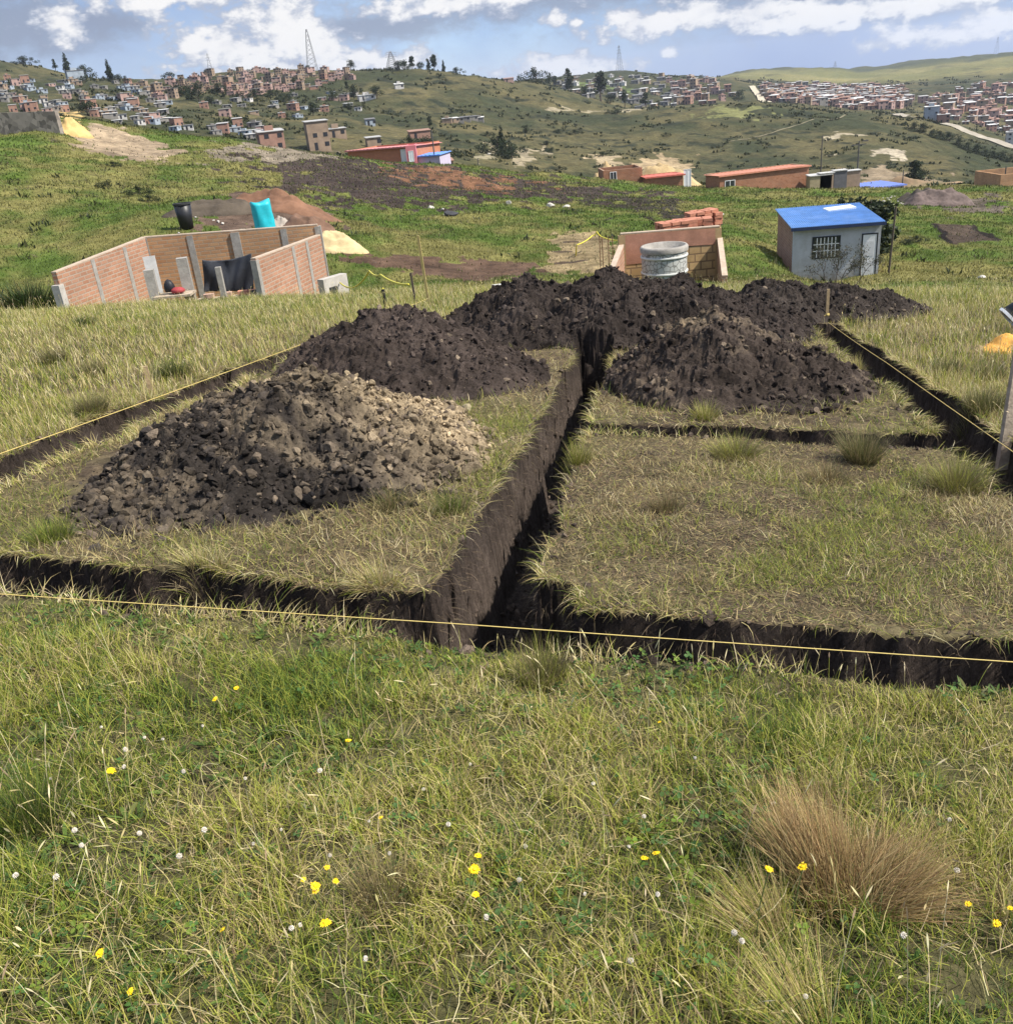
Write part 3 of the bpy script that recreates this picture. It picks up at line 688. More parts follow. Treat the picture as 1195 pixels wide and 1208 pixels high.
def lip_short(x, y):
    """grass is trampled short beside the near trench"""
    u, v = xy2uv(x, y); w = shear(u, v)
    q = np.where((w > 5.9) & (w < 6.55) & (u > -.7) & (u < 2.1), .35, 1.0)
    return np.where(w < 3.2, np.clip((3.03 - w) / 0.55 + 0.05 * fbm(u * 4, v * 4, 91, 2), 0.0, 1.0) * 0.72 + 0.28, q)
def lay(bag, x, y, kind, scale=1.0, wmul=1.0, seg=3):
    n = len(x); scale = scale * lip_short(x, y)
    if n == 0: return
    P = np.stack([x, y, ground_z(x, y) - 0.004], 1); hd = RG.uniform(0, 2 * np.pi, n)
    pa = fbm(x * 1.5, y * 1.5, 301, 4); pb = fbm(x * 4.5, y * 4.5, 305, 3)
    u_, v_ = xy2uv(x, y); dry = np.clip(0.57 + pa * 1.8 + pb * 0.7 + 0.10 * u_ + 0.14 * (shear(u_, v_) - 2.0), 0, 1)
    if kind == 'lush':
        L = RG.uniform(0.025, 0.105, n) * (1 + 1.0 * pb) * scale; W = RG.uniform(0.0016, 0.0046, n) * wmul
        c = np.where((RG.random(n) < dry * 0.85)[:, None], pick([YGREEN, STRAW, BROWN], [5, 3, 1], n), pick([GREEN, DGREEN, YGREEN], [4, 2.5, 3.5], n))
        V = blades(P, hd, RG.uniform(0.05, 0.75, n), RG.uniform(0.2, 1.5, n), L, W, c, seg, tipcol=c * 1.25, sway=0.4)
    elif kind == 'straw':
        L = RG.uniform(0.03, 0.125, n) * scale; W = RG.uniform(0.0009, 0.0026, n) * wmul
        c = pick([STRAW, PALE, YGREEN, BROWN], [3.5, 1.3, 4.2, 1.6], n)
        P[:, 2] += RG.uniform(0.0, 0.045, n) * scale
        V = blades(P, hd, RG.uniform(0.55, 1.5, n), RG.uniform(-0.2, 0.9, n), L, W, c, seg, sway=0.6)
    elif kind == 'trodden':
        L = RG.uniform(0.03, 0.10, n) * scale; W = RG.uniform(0.0016, 0.0036, n) * wmul
        gr = np.clip(0.42 - pa * 1.2, 0.05, 0.9)
        c = np.where((RG.random(n) < gr)[:, None], pick([YGREEN, GREEN, (0.13, 0.14, 0.04)], [4, 2, 3], n), pick([STRAW, BROWN, PALE, (0.24, 0.19, 0.10)], [3, 2.5, 1.0, 3], n))
        P[:, 2] += RG.uniform(0.0, 0.015, n)
        V = blades(P, hd, RG.uniform(0.3, 1.5, n), RG.uniform(0.0, 0.8, n), L, W, c, seg, sway=0.5)
    elif kind == 'meadow':
        L = RG.uniform(0.05, 0.20, n) * scale * (1 + 0.7 * pb); W = RG.uniform(0.0020, 0.0045, n) * wmul
        c = pick([STRAW, YGREEN, GREEN, PALE, BROWN], [4.4, 4.2, 1.2, 2.4, 1.6], n)
        c = np.where((RG.random(n) < np.clip(0.08 - pa, 0, 0.6))[:, None], pick([GREEN, YGREEN, DGREEN], [3, 4, 1.2], n), c)
        V = blades(P, hd, RG.uniform(0.0, 0.65, n), RG.uniform(0.1, 1.1, n), L, W, c * 0.95, seg, tipcol=c * 1.3, sway=0.3)
    bag.add(*V[:3])

def clover(bag, x, y):
    """three round leaflets on a short stalk"""
    n = len(x); z = ground_z(x, y) + RG.uniform(0.012, 0.055, n); a0 = RG.uniform(0, 2 * np.pi, n); c = pick([DGREEN, GREEN, (0.06, 0.12, 0.03)], [3, 3, 4], n)
    t1, t2 = RG.normal(0, 0.28, (2, n))
    for k in range(3):
        a = a0 + k * 2.094; s = RG.uniform(0.0055, 0.0105, n)
        loc = np.array([(0.1, 0), (0.9, -0.75), (1.75, -0.5), (1.6, 0), (1.75, 0.5), (0.9, 0.75)])
        px = loc[None, :, 0] * s[:, None]; py = loc[None, :, 1] * s[:, None]
        X = px * np.cos(a)[:, None] - py * np.sin(a)[:, None]; Y = px * np.sin(a)[:, None] + py * np.cos(a)[:, None]
        V = np.stack([X + x[:, None], Y + y[:, None], z[:, None] + X * t1[:, None] + Y * t2[:, None] + np.abs(py) * 0.25], -1)
        b = (np.arange(n) * 6)[:, None, None]
        F = (b + np.array([[0, 1, 2, 3], [0, 3, 4, 5]])[None]).reshape(-1, 4)
        bag.add(V.reshape(-1, 3).astype(np.float32), F, np.repeat(c, 6, 0) * (1 + 0.12 * k))

def stalks(bag, x, y, scale=1.0, wmul=1.0):
    """thin flowering stalks with a tan seed head"""
    n = len(x); P = np.stack([x, y, ground_z(x, y)], 1); hd = RG.uniform(0, 2 * np.pi, n)
    L = RG.uniform(0.12, 0.30, n) * scale * lip_short(x, y); c = pick([STRAW, YGREEN, PALE], [3, 2, 2], n)
    le = RG.uniform(0.0, 0.5, n); cu = RG.uniform(0.0, 0.9, n)
    V = blades(P, hd, le, cu, L, np.full(n, 0.0013) * wmul, c, 4, prof='flat'); bag.add(*V[:3])
    tip, th = V[3], V[4]; n2 = n
    c2 = pick([PALE, STRAW, (0.30, 0.21, 0.13)], [3, 2, 1.5], n2)
    W = blades(tip, hd, th, RG.uniform(0, 0.4, n2), RG.uniform(0.018, 0.045, n2), RG.uniform(0.003, 0.0055, n2) * wmul, c2, 3, prof='spindle'); bag.add(*W[:3])

# --- foreground meadow, in front of the near trench
g = Bag()
def fg(n, r0=0.75, r1=4.2):
    x, y = scatter_polar(n, r0, r1, 0.95, 0.0); u, v = xy2uv(x, y)
    m = (shear(u, v) < 3.05) & free(x, y); return x[m], y[m]
x, y = fg(250000); pa = fbm(x * 1.5, y * 1.5, 301, 4); pc = fbm(x * 9, y * 9, 309, 3); m = RG.random(len(x)) < np.clip(0.75 - pa * 0.5 + pc * 1.3, 0.10, 1); lay(g, x[m], y[m], 'lush')
x, y = fg(80000); pa = fbm(x * 1.5, y * 1.5, 301, 4); m = RG.random(len(x)) < np.clip(0.62 + pa * 1.1, 0.1, 1); lay(g, x[m], y[m], 'straw')
x, y = fg(10000); m = RG.random(len(x)) < np.clip(0.32 - 1.4 * fbm(x * 2.0, y * 2.0, 311, 3), 0, 1); clover(g, x[m], y[m])
def weeds(bag, x, y):
    for k in range(6):
        n = len(x); P = np.stack([x, y, ground_z(x, y) + .004], 1); a = k * 1.05 + x * 40 + RG.normal(0, .25, n)
        c = pick([(0.06, 0.105, 0.022), (0.10, 0.15, 0.03), (0.14, 0.15, 0.05)], [3, 3, 1], n); bag.add(*blades(P, a, RG.uniform(.7, 1.2, n), RG.uniform(.1, .6, n), RG.uniform(.03, .065, n), RG.uniform(.008, .016, n), c, 4, 'spindle')[:3])
x, y = fg(1500); m = RG.random(len(x)) < np.clip(0.35 - 1.2 * fbm(x * 1.8, y * 1.8, 313, 3), 0, 1); weeds(g, x[m], y[m])
x, y = fg(4200); m = RG.random(len(x)) < np.clip(0.5 + 1.0 * fbm(x * 1.2, y * 1.2, 315, 3), 0.05, 1); stalks(g, x[m], y[m])
tag(g.obj('grass', LEAF), 'lush mixed grass and clover in the foreground', 'grass', kind='stuff')

# --- trodden turf on the dug pads
g = Bag()
def area(n, u0, u1, v0, v1):
    u = RG.uniform(u0, u1, n); v = RG.uniform(v0, v1, n); x, y = uv2xy(u, v); m = free(x, y); return x[m], y[m], u[m], v[m]
def thin(x, y, m): return x[m], y[m]
x, y, u, v = area(62000, -0.62, 1.97, 3.3, 6.75); b = fbm(x * 1.9, y * 1.9, 321, 4); b2 = fbm(x * 5, y * 5, 325, 3)
kx = np.clip(0.40 + 0.30 * (u - 0.3) - b * 1.4 - b2 * 0.8, 0.05, 1); m = RG.random(len(x)) < kx; lay(g, x[m], y[m], 'trodden', 1.0, 1.25, 2)
x, y, u, v = area(60000, -4.35, -0.98, 3.3, 7.6); b = fbm(x * 1.9, y * 1.9, 331, 4); m = RG.random(len(x)) < np.clip(0.75 - b * 0.9, 0.15, 1); lay(g, x[m], y[m], 'trodden', 1.15, 1.25, 2)
x, y, u, v = area(16000, -4.35, -0.98, 7.6, 12.5); b = fbm(x * 1.9, y * 1.9, 331, 4); m = RG.random(len(x)) < np.clip(0.6 - b * 0.9, 0.1, 1); lay(g, x[m], y[m], 'trodden', 1.3, 1.8, 2)
x, y, u, v = area(26000, -0.66, 1.97, 6.7, 13.0); b = fbm(x * 1.9, y * 1.9, 341, 4); m = RG.random(len(x)) < np.clip(0.75 - b * 0.9, 0.15, 1); lay(g, x[m], y[m], 'trodden', 1.3, 1.8, 2)
def litter(n, u0, u1, v0, v1, wm):
    x, y, u, v = area(n, u0, u1, v0, v1); n = len(x); P = np.stack([x, y, ground_z(x, y) + RG.uniform(-.002, .008, n)], 1)
    c = pick([BROWN, (0.30, 0.235, 0.125), STRAW, (0.12, 0.088, 0.055), (0.15, 0.15, 0.05), (0.075, 0.058, 0.042)], [3, 3, 1.3, 3, 2, 2], n, .25)
    g.add(*blades(P, RG.uniform(0, 6.28, n), RG.uniform(1.15, 1.6, n), RG.uniform(-.2, .2, n), RG.uniform(.02, .06, n), RG.uniform(.002, .0045, n) * wm, c, 2)[:3])
litter(75000, -0.62, 1.97, 3.3, 6.6, 1.1); litter(50000, -4.35, -0.98, 3.3, 7.6, 1.2); litter(30000, -4.35, 1.97, 6.9, 12.5, 2.0)
# fringes hanging over the lips
def lipgrass(n, u0, u1, v0, v1, wm=1.2):
    u = RG.uniform(u0, u1, n); v = RG.uniform(v0, v1, n); d0 = trench_depth(u, v); e = 0.05
    near_lip = (d0 < 0.02) & (np.maximum.reduce([trench_depth(u + e, v), trench_depth(u - e, v), trench_depth(u, v + e), trench_depth(u, v - e)]) > 0.05) & ~on_mound(u, v, 1.05) & (RG.random(n) < np.clip(0.45 + 1.3 * fbm(u * 3, v * 3, 95, 3), .06, 1))
    u, v = u[near_lip], v[near_lip]; x, y = uv2xy(u, v)
    du = trench_depth(u + e, v) - trench_depth(u - e, v); dv = trench_depth(u, v + e) - trench_depth(u, v - e)
    hx = du * UX[0] + dv * AX[0]; hy = du * UX[1] + dv * AX[1]; n = len(x)
    P = np.stack([x, y, ground_z(x, y) + RG.uniform(0, 0.02, n)], 1); c = pick([STRAW, PALE, YGREEN, BROWN, GREEN], [4, 2, 2.5, 2, 1], n)
    V = blades(P, np.arctan2(hy, hx) + RG.normal(0, 0.8, n), RG.uniform(0.5, 1.5, n), RG.uniform(0.2, 1.5, n), RG.uniform(0.04, 0.15, n), RG.uniform(0.0016, 0.0034, n) * wm, c, 3, sway=0.4)
    g.add(*V[:3])
lipgrass(90000, -4.9, 2.6, 2.8, 4.0); lipgrass(46000, -1.2, -0.4, 3.3, 10.3); lipgrass(60000, 1.8, 2.5, 4.0, 13, 1.8); lipgrass(120000, -4.95, -4.1, 4.0, 12, 1.8); lipgrass(14000, -0.7, 2.0, 6.3, 7.1, 1.5)
def roots(n, u0, u1, v0, v1):
    u = RG.uniform(u0, u1, n); v = RG.uniform(v0, v1, n); d = trench_depth(u, v); m = (d > .03) & (d < .22); u, v, d = u[m], v[m], d[m]; e = .04; n = len(u)
    du = trench_depth(u + e, v) - trench_depth(u - e, v); dv = trench_depth(u, v + e) - trench_depth(u, v - e); x, y = uv2xy(u, v)
    c = pick([(.16, .12, .08), (.26, .20, .12), (.09, .065, .045)], [3, 2, 2], n)
    g.add(*blades(np.stack([x, y, T(x, y) - d], 1), np.arctan2(du * UX[1] + dv * AX[1], du * UX[0] + dv * AX[0]) + RG.normal(0, .5, n), RG.uniform(1.2, 2.2, n), RG.uniform(.4, 1.4, n), RG.uniform(.03, .13, n), RG.uniform(.001, .0024, n), c, 4, sway=.6)[:3])
roots(26000, -4.3, 2.4, 2.9, 3.9); roots(12000, -1.1, -.55, 3.3, 9.5); roots(5000, -.6, 2, 6.2, 7.0)
tag(g.obj('grass', LEAF), 'short trodden grass on the dug plots between the trenches', 'grass', kind='stuff')

# --- dry meadow round the lot, to 22 m
g = Bag()
def round_lot(n, r0, r1, p=-1.0):
    x, y = scatter_polar(n, r0, r1, 0.72, p); u, v = xy2uv(x, y)
    inside = (u > -4.66) & (u < 2.35) & (v < 13.2)
    m = ~inside & free(x, y) & (shear(u, v) > 3.0); return x[m], y[m]
x, y = round_lot(190000, 3.0, 9.5, -0.6); lay(g, x, y, 'meadow', 0.75, 1.3, 2)
x, y = round_lot(30000, 3.0, 9.5, -0.6); lay(g, x, y, 'straw', 1.0, 1.4, 2)
x, y = round_lot(180000, 9.5, 24, -1.2); lay(g, x, y, 'meadow', 0.85, 2.1, 2)
x, y = round_lot(9000, 4, 22, -1.0); stalks(g, x, y, 1.15, 2.0)
tag(g.obj('grass', LEAF), 'dry yellowish meadow grass around the trenched lot', 'grass', kind='stuff')

# --- hillside pasture, tufts to 130 m
g = Bag()
x, y = scatter_polar(250000, 21, 130, 0.62, -2.0); r = np.hypot(x, y); az = np.arctan2(x, y)
pi = patch_at(x, y); dn = np.ones(len(x))
for i in np.unique(pi):
    if i >= 0: dn[pi == i] = PATCH[i][2]
m = RG.random(len(x)) < dn; x, y, r, az = x[m], y[m], r[m], az[m]; n = len(x)
gc_ = ground_col(x, y); P = np.stack([x, y, T(x, y) - 0.02], 1)
clump = np.clip(fbm(az * 34, np.log(r) * 20, 361, 4) - 0.10, 0, 1)
bush = RG.random(n) < clump * 0.9
inp = (pi[m] >= 0) & (RG.random(n) < .6); gc_[inp] = pick([(.085, .095, .03), (.13, .12, .05), (.05, .05, .025)], [3, 2, 2], inp.sum()); c = np.clip(gc_ * 1.15, 0, 0.3) * RG.uniform(0.75, 1.35, (n, 1)); c[bush] = pick([(0.05, 0.06, 0.022), (0.085, 0.085, 0.03), (0.12, 0.10, 0.05)], [3, 3, 1.5], bush.sum())
L = (0.05 + r * 0.0012) * RG.uniform(0.6, 1.5, n); L[bush] *= 1.35
V = blades(P, RG.uniform(0, 6.28, n), RG.uniform(0, 0.7, n), RG.uniform(0, 0.9, n), L, r * 0.0011 * RG.uniform(0.6, 1.3, n), c, 2); g.add(*V[:3])
tag(g.obj('grass', LEAF), 'green pasture tufts on the hillside below the lot', 'grass', kind='stuff')

# --- scrub on the far hills
g = Bag()
x, y = scatter_polar(52000, 130, 1500, 0.62, -2.2); r = np.hypot(x, y); az = np.arctan2(x, y); lr = np.log(r)
b = fbm(az * 40, lr * 26, 66, 4, 0.6); cl = fbm(az * 22, lr * 12, 371, 4); m = RG.random(len(x)) < np.clip(0.05 + 1.1 * (cl - 0.05) + 0.6 * b, 0.015, 0.9); m &= patch_at(x, y) < 0
x, y, r = x[m], y[m], r[m]
for k in range(7):
    n = len(x); s = (0.35 + r * 0.0016) * RG.uniform(0.5, 1.2, n)
    px = x + RG.normal(0, 1, n) * s * 0.5; py = y + RG.normal(0, 1, n) * s * 0.5
    P = np.stack([px, py, T(px, py) - 0.1 * s], 1); c = pick([(0.028, 0.036, 0.016), (0.05, 0.056, 0.022), (0.085, 0.08, 0.035)], [4, 3, 1], n)
    V = blades(P, RG.uniform(0, 6.28, n), RG.uniform(0, 0.6, n), RG.uniform(0, 1, n), s * RG.uniform(0.6, 1.2, n), s * 0.7, c, 2, 'spindle'); g.add(*V[:3])
x, y = scatter_polar(1500, 34, 130, 0.6, -1.2); r = np.hypot(x, y); az = np.arctan2(x, y); m = (RG.random(len(x)) < np.clip(1.2 * (fbm(az * 18, np.log(r) * 11, 381, 4) - .02), 0.01, .8)) & (patch_at(x, y) < 0); x, y, r = x[m], y[m], r[m]
for k in range(14):
    n = len(x); s = RG.uniform(0.12, 0.34, n); px = x + RG.normal(0, 1, n) * s * .8; py = y + RG.normal(0, 1, n) * s * .8
    c = pick([(0.030, 0.040, 0.016), (0.055, 0.062, 0.022), (0.09, 0.085, 0.035)], [4, 3, 1.5], n); g.add(*blades(np.stack([px, py, T(px, py) - .03], 1), RG.uniform(0, 6.28, n), RG.uniform(0, .9, n), RG.uniform(0, 1, n), s * RG.uniform(.6, 1.4, n), s * .35, c, 2, 'spindle')[:3])
tag(g.obj('scrub', LEAF), 'low dark scrub spread over the far hills', 'scrub', kind='stuff')

# ================================================================== TUSSOCKS
def tussock(label, px, py, h, rad, n, cols, w, lean=0.5, wid=0.0022, bias=None, group=None, Y=None):
    p = hit(px, py) if Y is None else gpt(px, Y)
    a = RG.uniform(0, 2 * np.pi, n); rr = rad * np.sqrt(RG.random(n)) * 0.55
    lx, ly = rr * np.cos(a), rr * np.sin(a)
    Z = ground_z(p[0] + lx, p[1] + ly) - p[2] - 0.01
    P = np.stack([lx, ly, Z], 1); hd = a + RG.normal(0, 0.6, n); le = np.clip(rr / (rad * 0.55) * lean + RG.normal(0, 0.12, n), 0, 1.3)
    if bias is not None:
        bx, by = np.cos(bias[0]) * bias[1], np.sin(bias[0]) * bias[1]
        hx, hy = np.cos(hd) * le + bx, np.sin(hd) * le + by; hd, le = np.arctan2(hy, hx), np.clip(np.hypot(hx, hy), 0, 1.35)
    c = pick(cols, w, n, 0.25)
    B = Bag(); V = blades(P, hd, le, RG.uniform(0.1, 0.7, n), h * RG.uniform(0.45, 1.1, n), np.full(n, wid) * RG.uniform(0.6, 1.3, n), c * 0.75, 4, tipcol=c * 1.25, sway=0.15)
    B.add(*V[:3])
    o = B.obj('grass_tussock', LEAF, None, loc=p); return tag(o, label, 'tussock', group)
RUST = [(0.30, 0.205, 0.09), (0.42, 0.31, 0.15), (0.18, 0.115, 0.055), (0.18, 0.17, 0.06)]
OLIVE = [(0.14, 0.13, 0.05), (0.09, 0.10, 0.03), (0.25, 0.20, 0.10), (0.17, 0.14, 0.07)]
# the big foreground tussock: an upright clump and a swept clump from one root
p = hit(1003, 1062)
B = Bag()
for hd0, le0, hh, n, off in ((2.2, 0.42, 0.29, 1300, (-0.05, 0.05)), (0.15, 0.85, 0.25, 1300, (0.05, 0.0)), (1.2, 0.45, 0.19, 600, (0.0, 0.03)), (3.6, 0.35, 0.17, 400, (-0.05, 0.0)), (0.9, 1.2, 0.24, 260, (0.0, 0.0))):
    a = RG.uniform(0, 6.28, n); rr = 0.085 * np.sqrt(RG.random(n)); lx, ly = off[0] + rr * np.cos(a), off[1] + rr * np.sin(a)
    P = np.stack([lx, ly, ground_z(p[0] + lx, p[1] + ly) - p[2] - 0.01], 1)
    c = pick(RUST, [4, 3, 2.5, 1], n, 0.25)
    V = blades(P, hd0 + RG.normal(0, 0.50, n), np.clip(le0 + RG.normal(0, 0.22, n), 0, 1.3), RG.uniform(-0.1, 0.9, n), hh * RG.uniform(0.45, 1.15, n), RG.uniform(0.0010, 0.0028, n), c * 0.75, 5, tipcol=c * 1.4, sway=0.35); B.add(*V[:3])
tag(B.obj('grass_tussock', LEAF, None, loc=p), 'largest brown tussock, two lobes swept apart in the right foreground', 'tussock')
tussock('flattened straw coloured tuft lying below the largest brown tussock', 900, 1098, 0.20, 0.12, 420, [STRAW, (0.30, 0.22, 0.10), YGREEN], [3, 3, 2], 0.7, 0.0018, bias=(2.4, 0.75))
tussock('straw tuft bent flat at the very bottom edge right of centre', 950, 1215, 0.22, 0.11, 380, [STRAW, (0.30, 0.22, 0.10), YGREEN], [3, 3, 2], 0.6, 0.0018, bias=(2.2, 0.8))
tussock('upright brownish tuft in the middle foreground beside yellow flowers', 455, 1065, 0.20, 0.13, 420, [STRAW, OLIVE[0], OLIVE[2], (0.24, 0.19, 0.09)], [2, 2, 3, 3], 0.45, 0.0018)
tussock('dark green tuft at the left edge of the foreground', 35, 975, 0.20, 0.16, 700, [DGREEN, GREEN, (0.14, 0.13, 0.05)], [3, 2, 2], 0.5, 0.002)
tussock('tussock standing at the near lip where the central trench meets the cross trench', 640, 803, 0.17, 0.14, 900, OLIVE + [YGREEN], [3, 2, 2, 2, 2], 0.45, 0.0018)
tussock('rounded tuft overhanging the cross trench corner on the right pad', 1017, 545, 0.26, 0.17, 1100, OLIVE, [3, 3, 3, 2], 0.55, 0.0028)
tussock('spreading tuft on the narrow cross trench at the foot of the right heap', 866, 540, 0.20, 0.22, 900, [YGREEN, (0.20, 0.17, 0.07), OLIVE[0]], [2, 3, 3], 0.8, 0.003)
tussock('pale tuft leaning over the right lip of the central trench', 680, 548, 0.20, 0.14, 800, [YGREEN, STRAW, OLIVE[0]], [3, 2, 3], 0.5, 0.0025)
tussock('wide dark tussock beyond the right trench, nearest to the leaning plank', 1160, 484, 0.22, 0.28, 1200, OLIVE, [3, 4, 2, 1], 0.6, 0.003)
tussock('small dark tuft beyond the right trench under the orange sand', 1115, 442, 0.20, 0.2, 700, OLIVE, [3, 4, 1, 1], 0.6, 0.0035)
tussock('dark tuft half behind the wide tussock beyond the right trench', 1165, 447, 0.22, 0.24, 800, OLIVE, [3, 3, 2, 1], 0.6, 0.0035)
tussock('brown rounded tussock in the left meadow, nearest the camera', 111, 490, 0.24, 0.17, 1000, OLIVE, [3, 2, 2, 4], 0.5, 0.003)
tussock('dark tussock in the left meadow behind the short wooden stake', 205, 446, 0.26, 0.26, 1000, [DGREEN, OLIVE[1], OLIVE[0]], [2, 4, 2], 0.65, 0.0035)
tussock('dull tussock in the left meadow left of the dark one', 65, 428, 0.24, 0.22, 800, OLIVE, [3, 3, 2, 3], 0.6, 0.004)
tussock('second dull tussock in the left meadow, between the brown and the dark one', 110, 444, 0.22, 0.2, 700, OLIVE, [3, 3, 2, 3], 0.6, 0.004)
tussock('dark leafy tuft in the left meadow near the brick ruin', 100, 384, 0.22, 0.24, 600, [DGREEN, OLIVE[1]], [2, 3], 0.7, 0.005)
tussock('large dull tuft on the right pad beside the right trench', 1128, 578, 0.24, 0.22, 1200, [OLIVE[0], OLIVE[2], YGREEN], [4, 2, 2], 0.7, 0.0026)
tussock('green tuft on the left pad in front of the stony heap', 62, 638, 0.15, 0.17, 700, [GREEN, OLIVE[1], YGREEN], [3, 3, 2], 0.6, 0.0024)
tussock('yellow straw tuft overhanging the near trench in front of the stony heap', 235, 672, 0.17, 0.2, 800, [STRAW, YGREEN, PALE], [4, 2, 2], 0.9, 0.0022, bias=(-1.6, 0.4))
tussock('second yellow straw tuft at the corner where the near and central trenches meet', 445, 690, 0.15, 0.16, 600, [STRAW, YGREEN, PALE], [4, 2, 2], 0.9, 0.0022, bias=(-1.6, 0.35))
tussock('green tuft at the right foot of the stony heap beside the central trench', 530, 605, 0.15, 0.17, 600, [GREEN, OLIVE[1], (0.18, 0.15, 0.06)], [2, 3, 2], 0.7, 0.0024)
tussock('greyish tuft lying against the right foot of the stony heap', 462, 600, 0.15, 0.15, 500, [OLIVE[1], OLIVE[0], BROWN], [3, 2, 2], 0.8, 0.0024)
tussock('brownish flattened tuft on the right pad behind the bare patch', 975, 568, 0.16, 0.2, 700, [BROWN, OLIVE[2], OLIVE[0]], [3, 2, 2], 0.9, 0.0026)
tussock('thin reddish tuft on the left half of the right pad', 785, 602, 0.15, 0.14, 450, [BROWN, OLIVE[3], OLIVE[0]], [3, 2, 2], 0.6, 0.0022)
tussock('yellow tuft at the foot of the right earth heap', 833, 494, 0.18, 0.15, 500, [YGREEN, STRAW, OLIVE[0]], [3, 2, 2], 0.6, 0.003)
tussock('straw tuft on the strip between the right heap and the right trench', 1015, 440, 0.22, 0.2, 700, [STRAW, OLIVE[2], YGREEN], [3, 3, 1], 0.6, 0.0035)
tussock('tall grassy clump in the hollow left of the brick ruin', 35, 342, 0.9, 1.1, 900, [DGREEN, (0.04, 0.045, 0.02), OLIVE[1]], [3, 3, 1], 0.8, 0.03, Y=27)

# ================================================================== FLOWERS
M_yel = mat('flower_yellow', (0.85, 0.58, 0.01), 0.5, 0.1, 40); M_yc = mat('flower_heart', (0.78, 0.50, 0.01), 0.6, 0.1, 60); M_stem = mat('flower_stem', (0.10, 0.14, 0.04), 0.6, 0.15, 30)
M_wht = mat('clover_white', (0.58, 0.53, 0.45), 0.7, 0.25, 60)
def flower_parts():
    b = MB()
    for k in range(16):
        a = k * 2 * math.pi / 16 + random.uniform(-.1, .1); r1 = 0.0155 * random.uniform(0.85, 1.1); w = 0.2
        b.add([(0.003 * math.cos(a), 0.003 * math.sin(a), 0.0), (r1 * .7 * math.cos(a - w), r1 * .7 * math.sin(a - w), .003), (r1 * math.cos(a), r1 * math.sin(a), 0.0015), (r1 * .7 * math.cos(a + w), r1 * .7 * math.sin(a + w), .003)], [(0, 1, 2, 3)])
    c = MB().lathe([(0.0, -0.006), (0.004, -0.004), (0.006, 0.001), (0.0045, 0.005), (0.0, 0.006)], 10)
    return b.mesh('petals', [M_yel]), c.mesh('flower_heart', [M_yc])
ME_pet, ME_hrt = flower_parts()
FL = [((254, 825), 0.9), ((279, 812), 0.8), ((411, 874), 0.9), ((131, 910), 1.25), ((449, 965), 0.7), ((372, 1046), 1.1), ((386, 1024), 0.7), ((396, 1040), 0.7), ((358, 1038), 0.6), ((372, 1052), .8), ((384, 1090), 1.2), ((560, 1026), 1.1), ((556, 1028), 0.8),
      ((564, 1010), 0.8), ((561, 1056), 0.85), ((263, 1097), 0.6), ((118, 1125), 0.85), ((154, 1170), 0.7), ((760, 1013), 0.9), ((774, 1007), 0.9), ((907, 1026), 0.8), ((947, 1023), 0.9), ((1142, 1067), 0.7), ((1176, 1090), 0.8), ((1192, 1072), 0.6), ((778, 852), 0.6)]
def flabel(px, py):
    if 350 < px < 400 and py < 1060: return 'one of the close cluster of small yellow flowers left of the brownish tuft'
    if 550 < px < 570: return 'one of the little group of yellow flowers right of the brownish tuft'
    if px in (760, 774): return 'one of a pair of yellow flowers in the middle foreground'
    if px in (907, 947): return 'one of two yellow flowers in the shade of the big tussock'
    if px > 1100: return 'one of three small yellow flowers at the right foreground edge'
    if px in (254, 279): return 'one of two yellow flowers below the string at left'
    return {411: 'single yellow flower left of centre, between string and brownish tuft', 131: 'largest single yellow flower near the left edge', 449: 'tiny yellow flower above the brownish tuft', 384: 'bright yellow flower below the close cluster',
            263: 'faint yellow flower left of the close cluster', 118: 'yellow flower low in the bottom left corner', 154: 'lowest yellow flower at the bottom left edge', 778: 'tiny yellow flower alone below the string right of centre'}[px]
for (px, py), s in FL:
    h = random.uniform(0.06, 0.11) if px not in (907, 947) else 0.30; s *= .85; d = ray(px, py)
    # bloom floats at stem height above the ground along that line of sight
    p0 = hit(px, py); t = 1 - h / (EYE - p0[2]); b = np.array([p0[0] * t, p0[1] * t, EYE + (p0[2] - EYE) * t]); base = np.array([b[0] + random.uniform(-.02, .02), b[1] + random.uniform(-.02, .02), 0]); base[2] = float(T(base[0], base[1]))
    r = thing('yellow_flower', flabel(px, py), 'flower', base, 0, 'yellow flowers in the foreground grass')
    top = b - base
    MB().tube([(0, 0, 0), (top[0] * .3, top[1] * .3, top[2] * .55), tuple(top)], 0.0013, 5).obj('stem', M_stem, r)
    rot = (random.uniform(-.5, .3), random.uniform(-.4, .4), random.uniform(0, 6))
    for nm, me in (('petals', ME_pet), ('flower_heart', ME_hrt)):
        o = link(nm, me, r, top); o.rotation_euler = rot; o.scale = (s,) * 3
def clover_bloom():
    b = MB()
    for k in range(46):
        z = 1 - 2 * (k + .5) / 46; a = k * 2.399; r = math.sqrt(1 - z * z); d = Vector((r * math.cos(a), r * math.sin(a), z)); e = d.orthogonal() * 0.0013; f = d.cross(e)
        c = d * 0.0035; t = d * 0.0085
        b.add([c + e, c + f, c - e, c - f, t + e * .7, t - e * .7], [(0, 1, 4), (1, 2, 5), (2, 3, 5), (3, 0, 4), (1, 5, 4), (3, 4, 5)])
    return b.mesh('bloom', [M_wht])
ME_clo = clover_bloom(); ME_cst = MB().tube([(0, 0, 0), (0.004, 0.003, 0.05), (0, 0, 0.1)], 0.001, 4).mesh('stem', [M_stem])
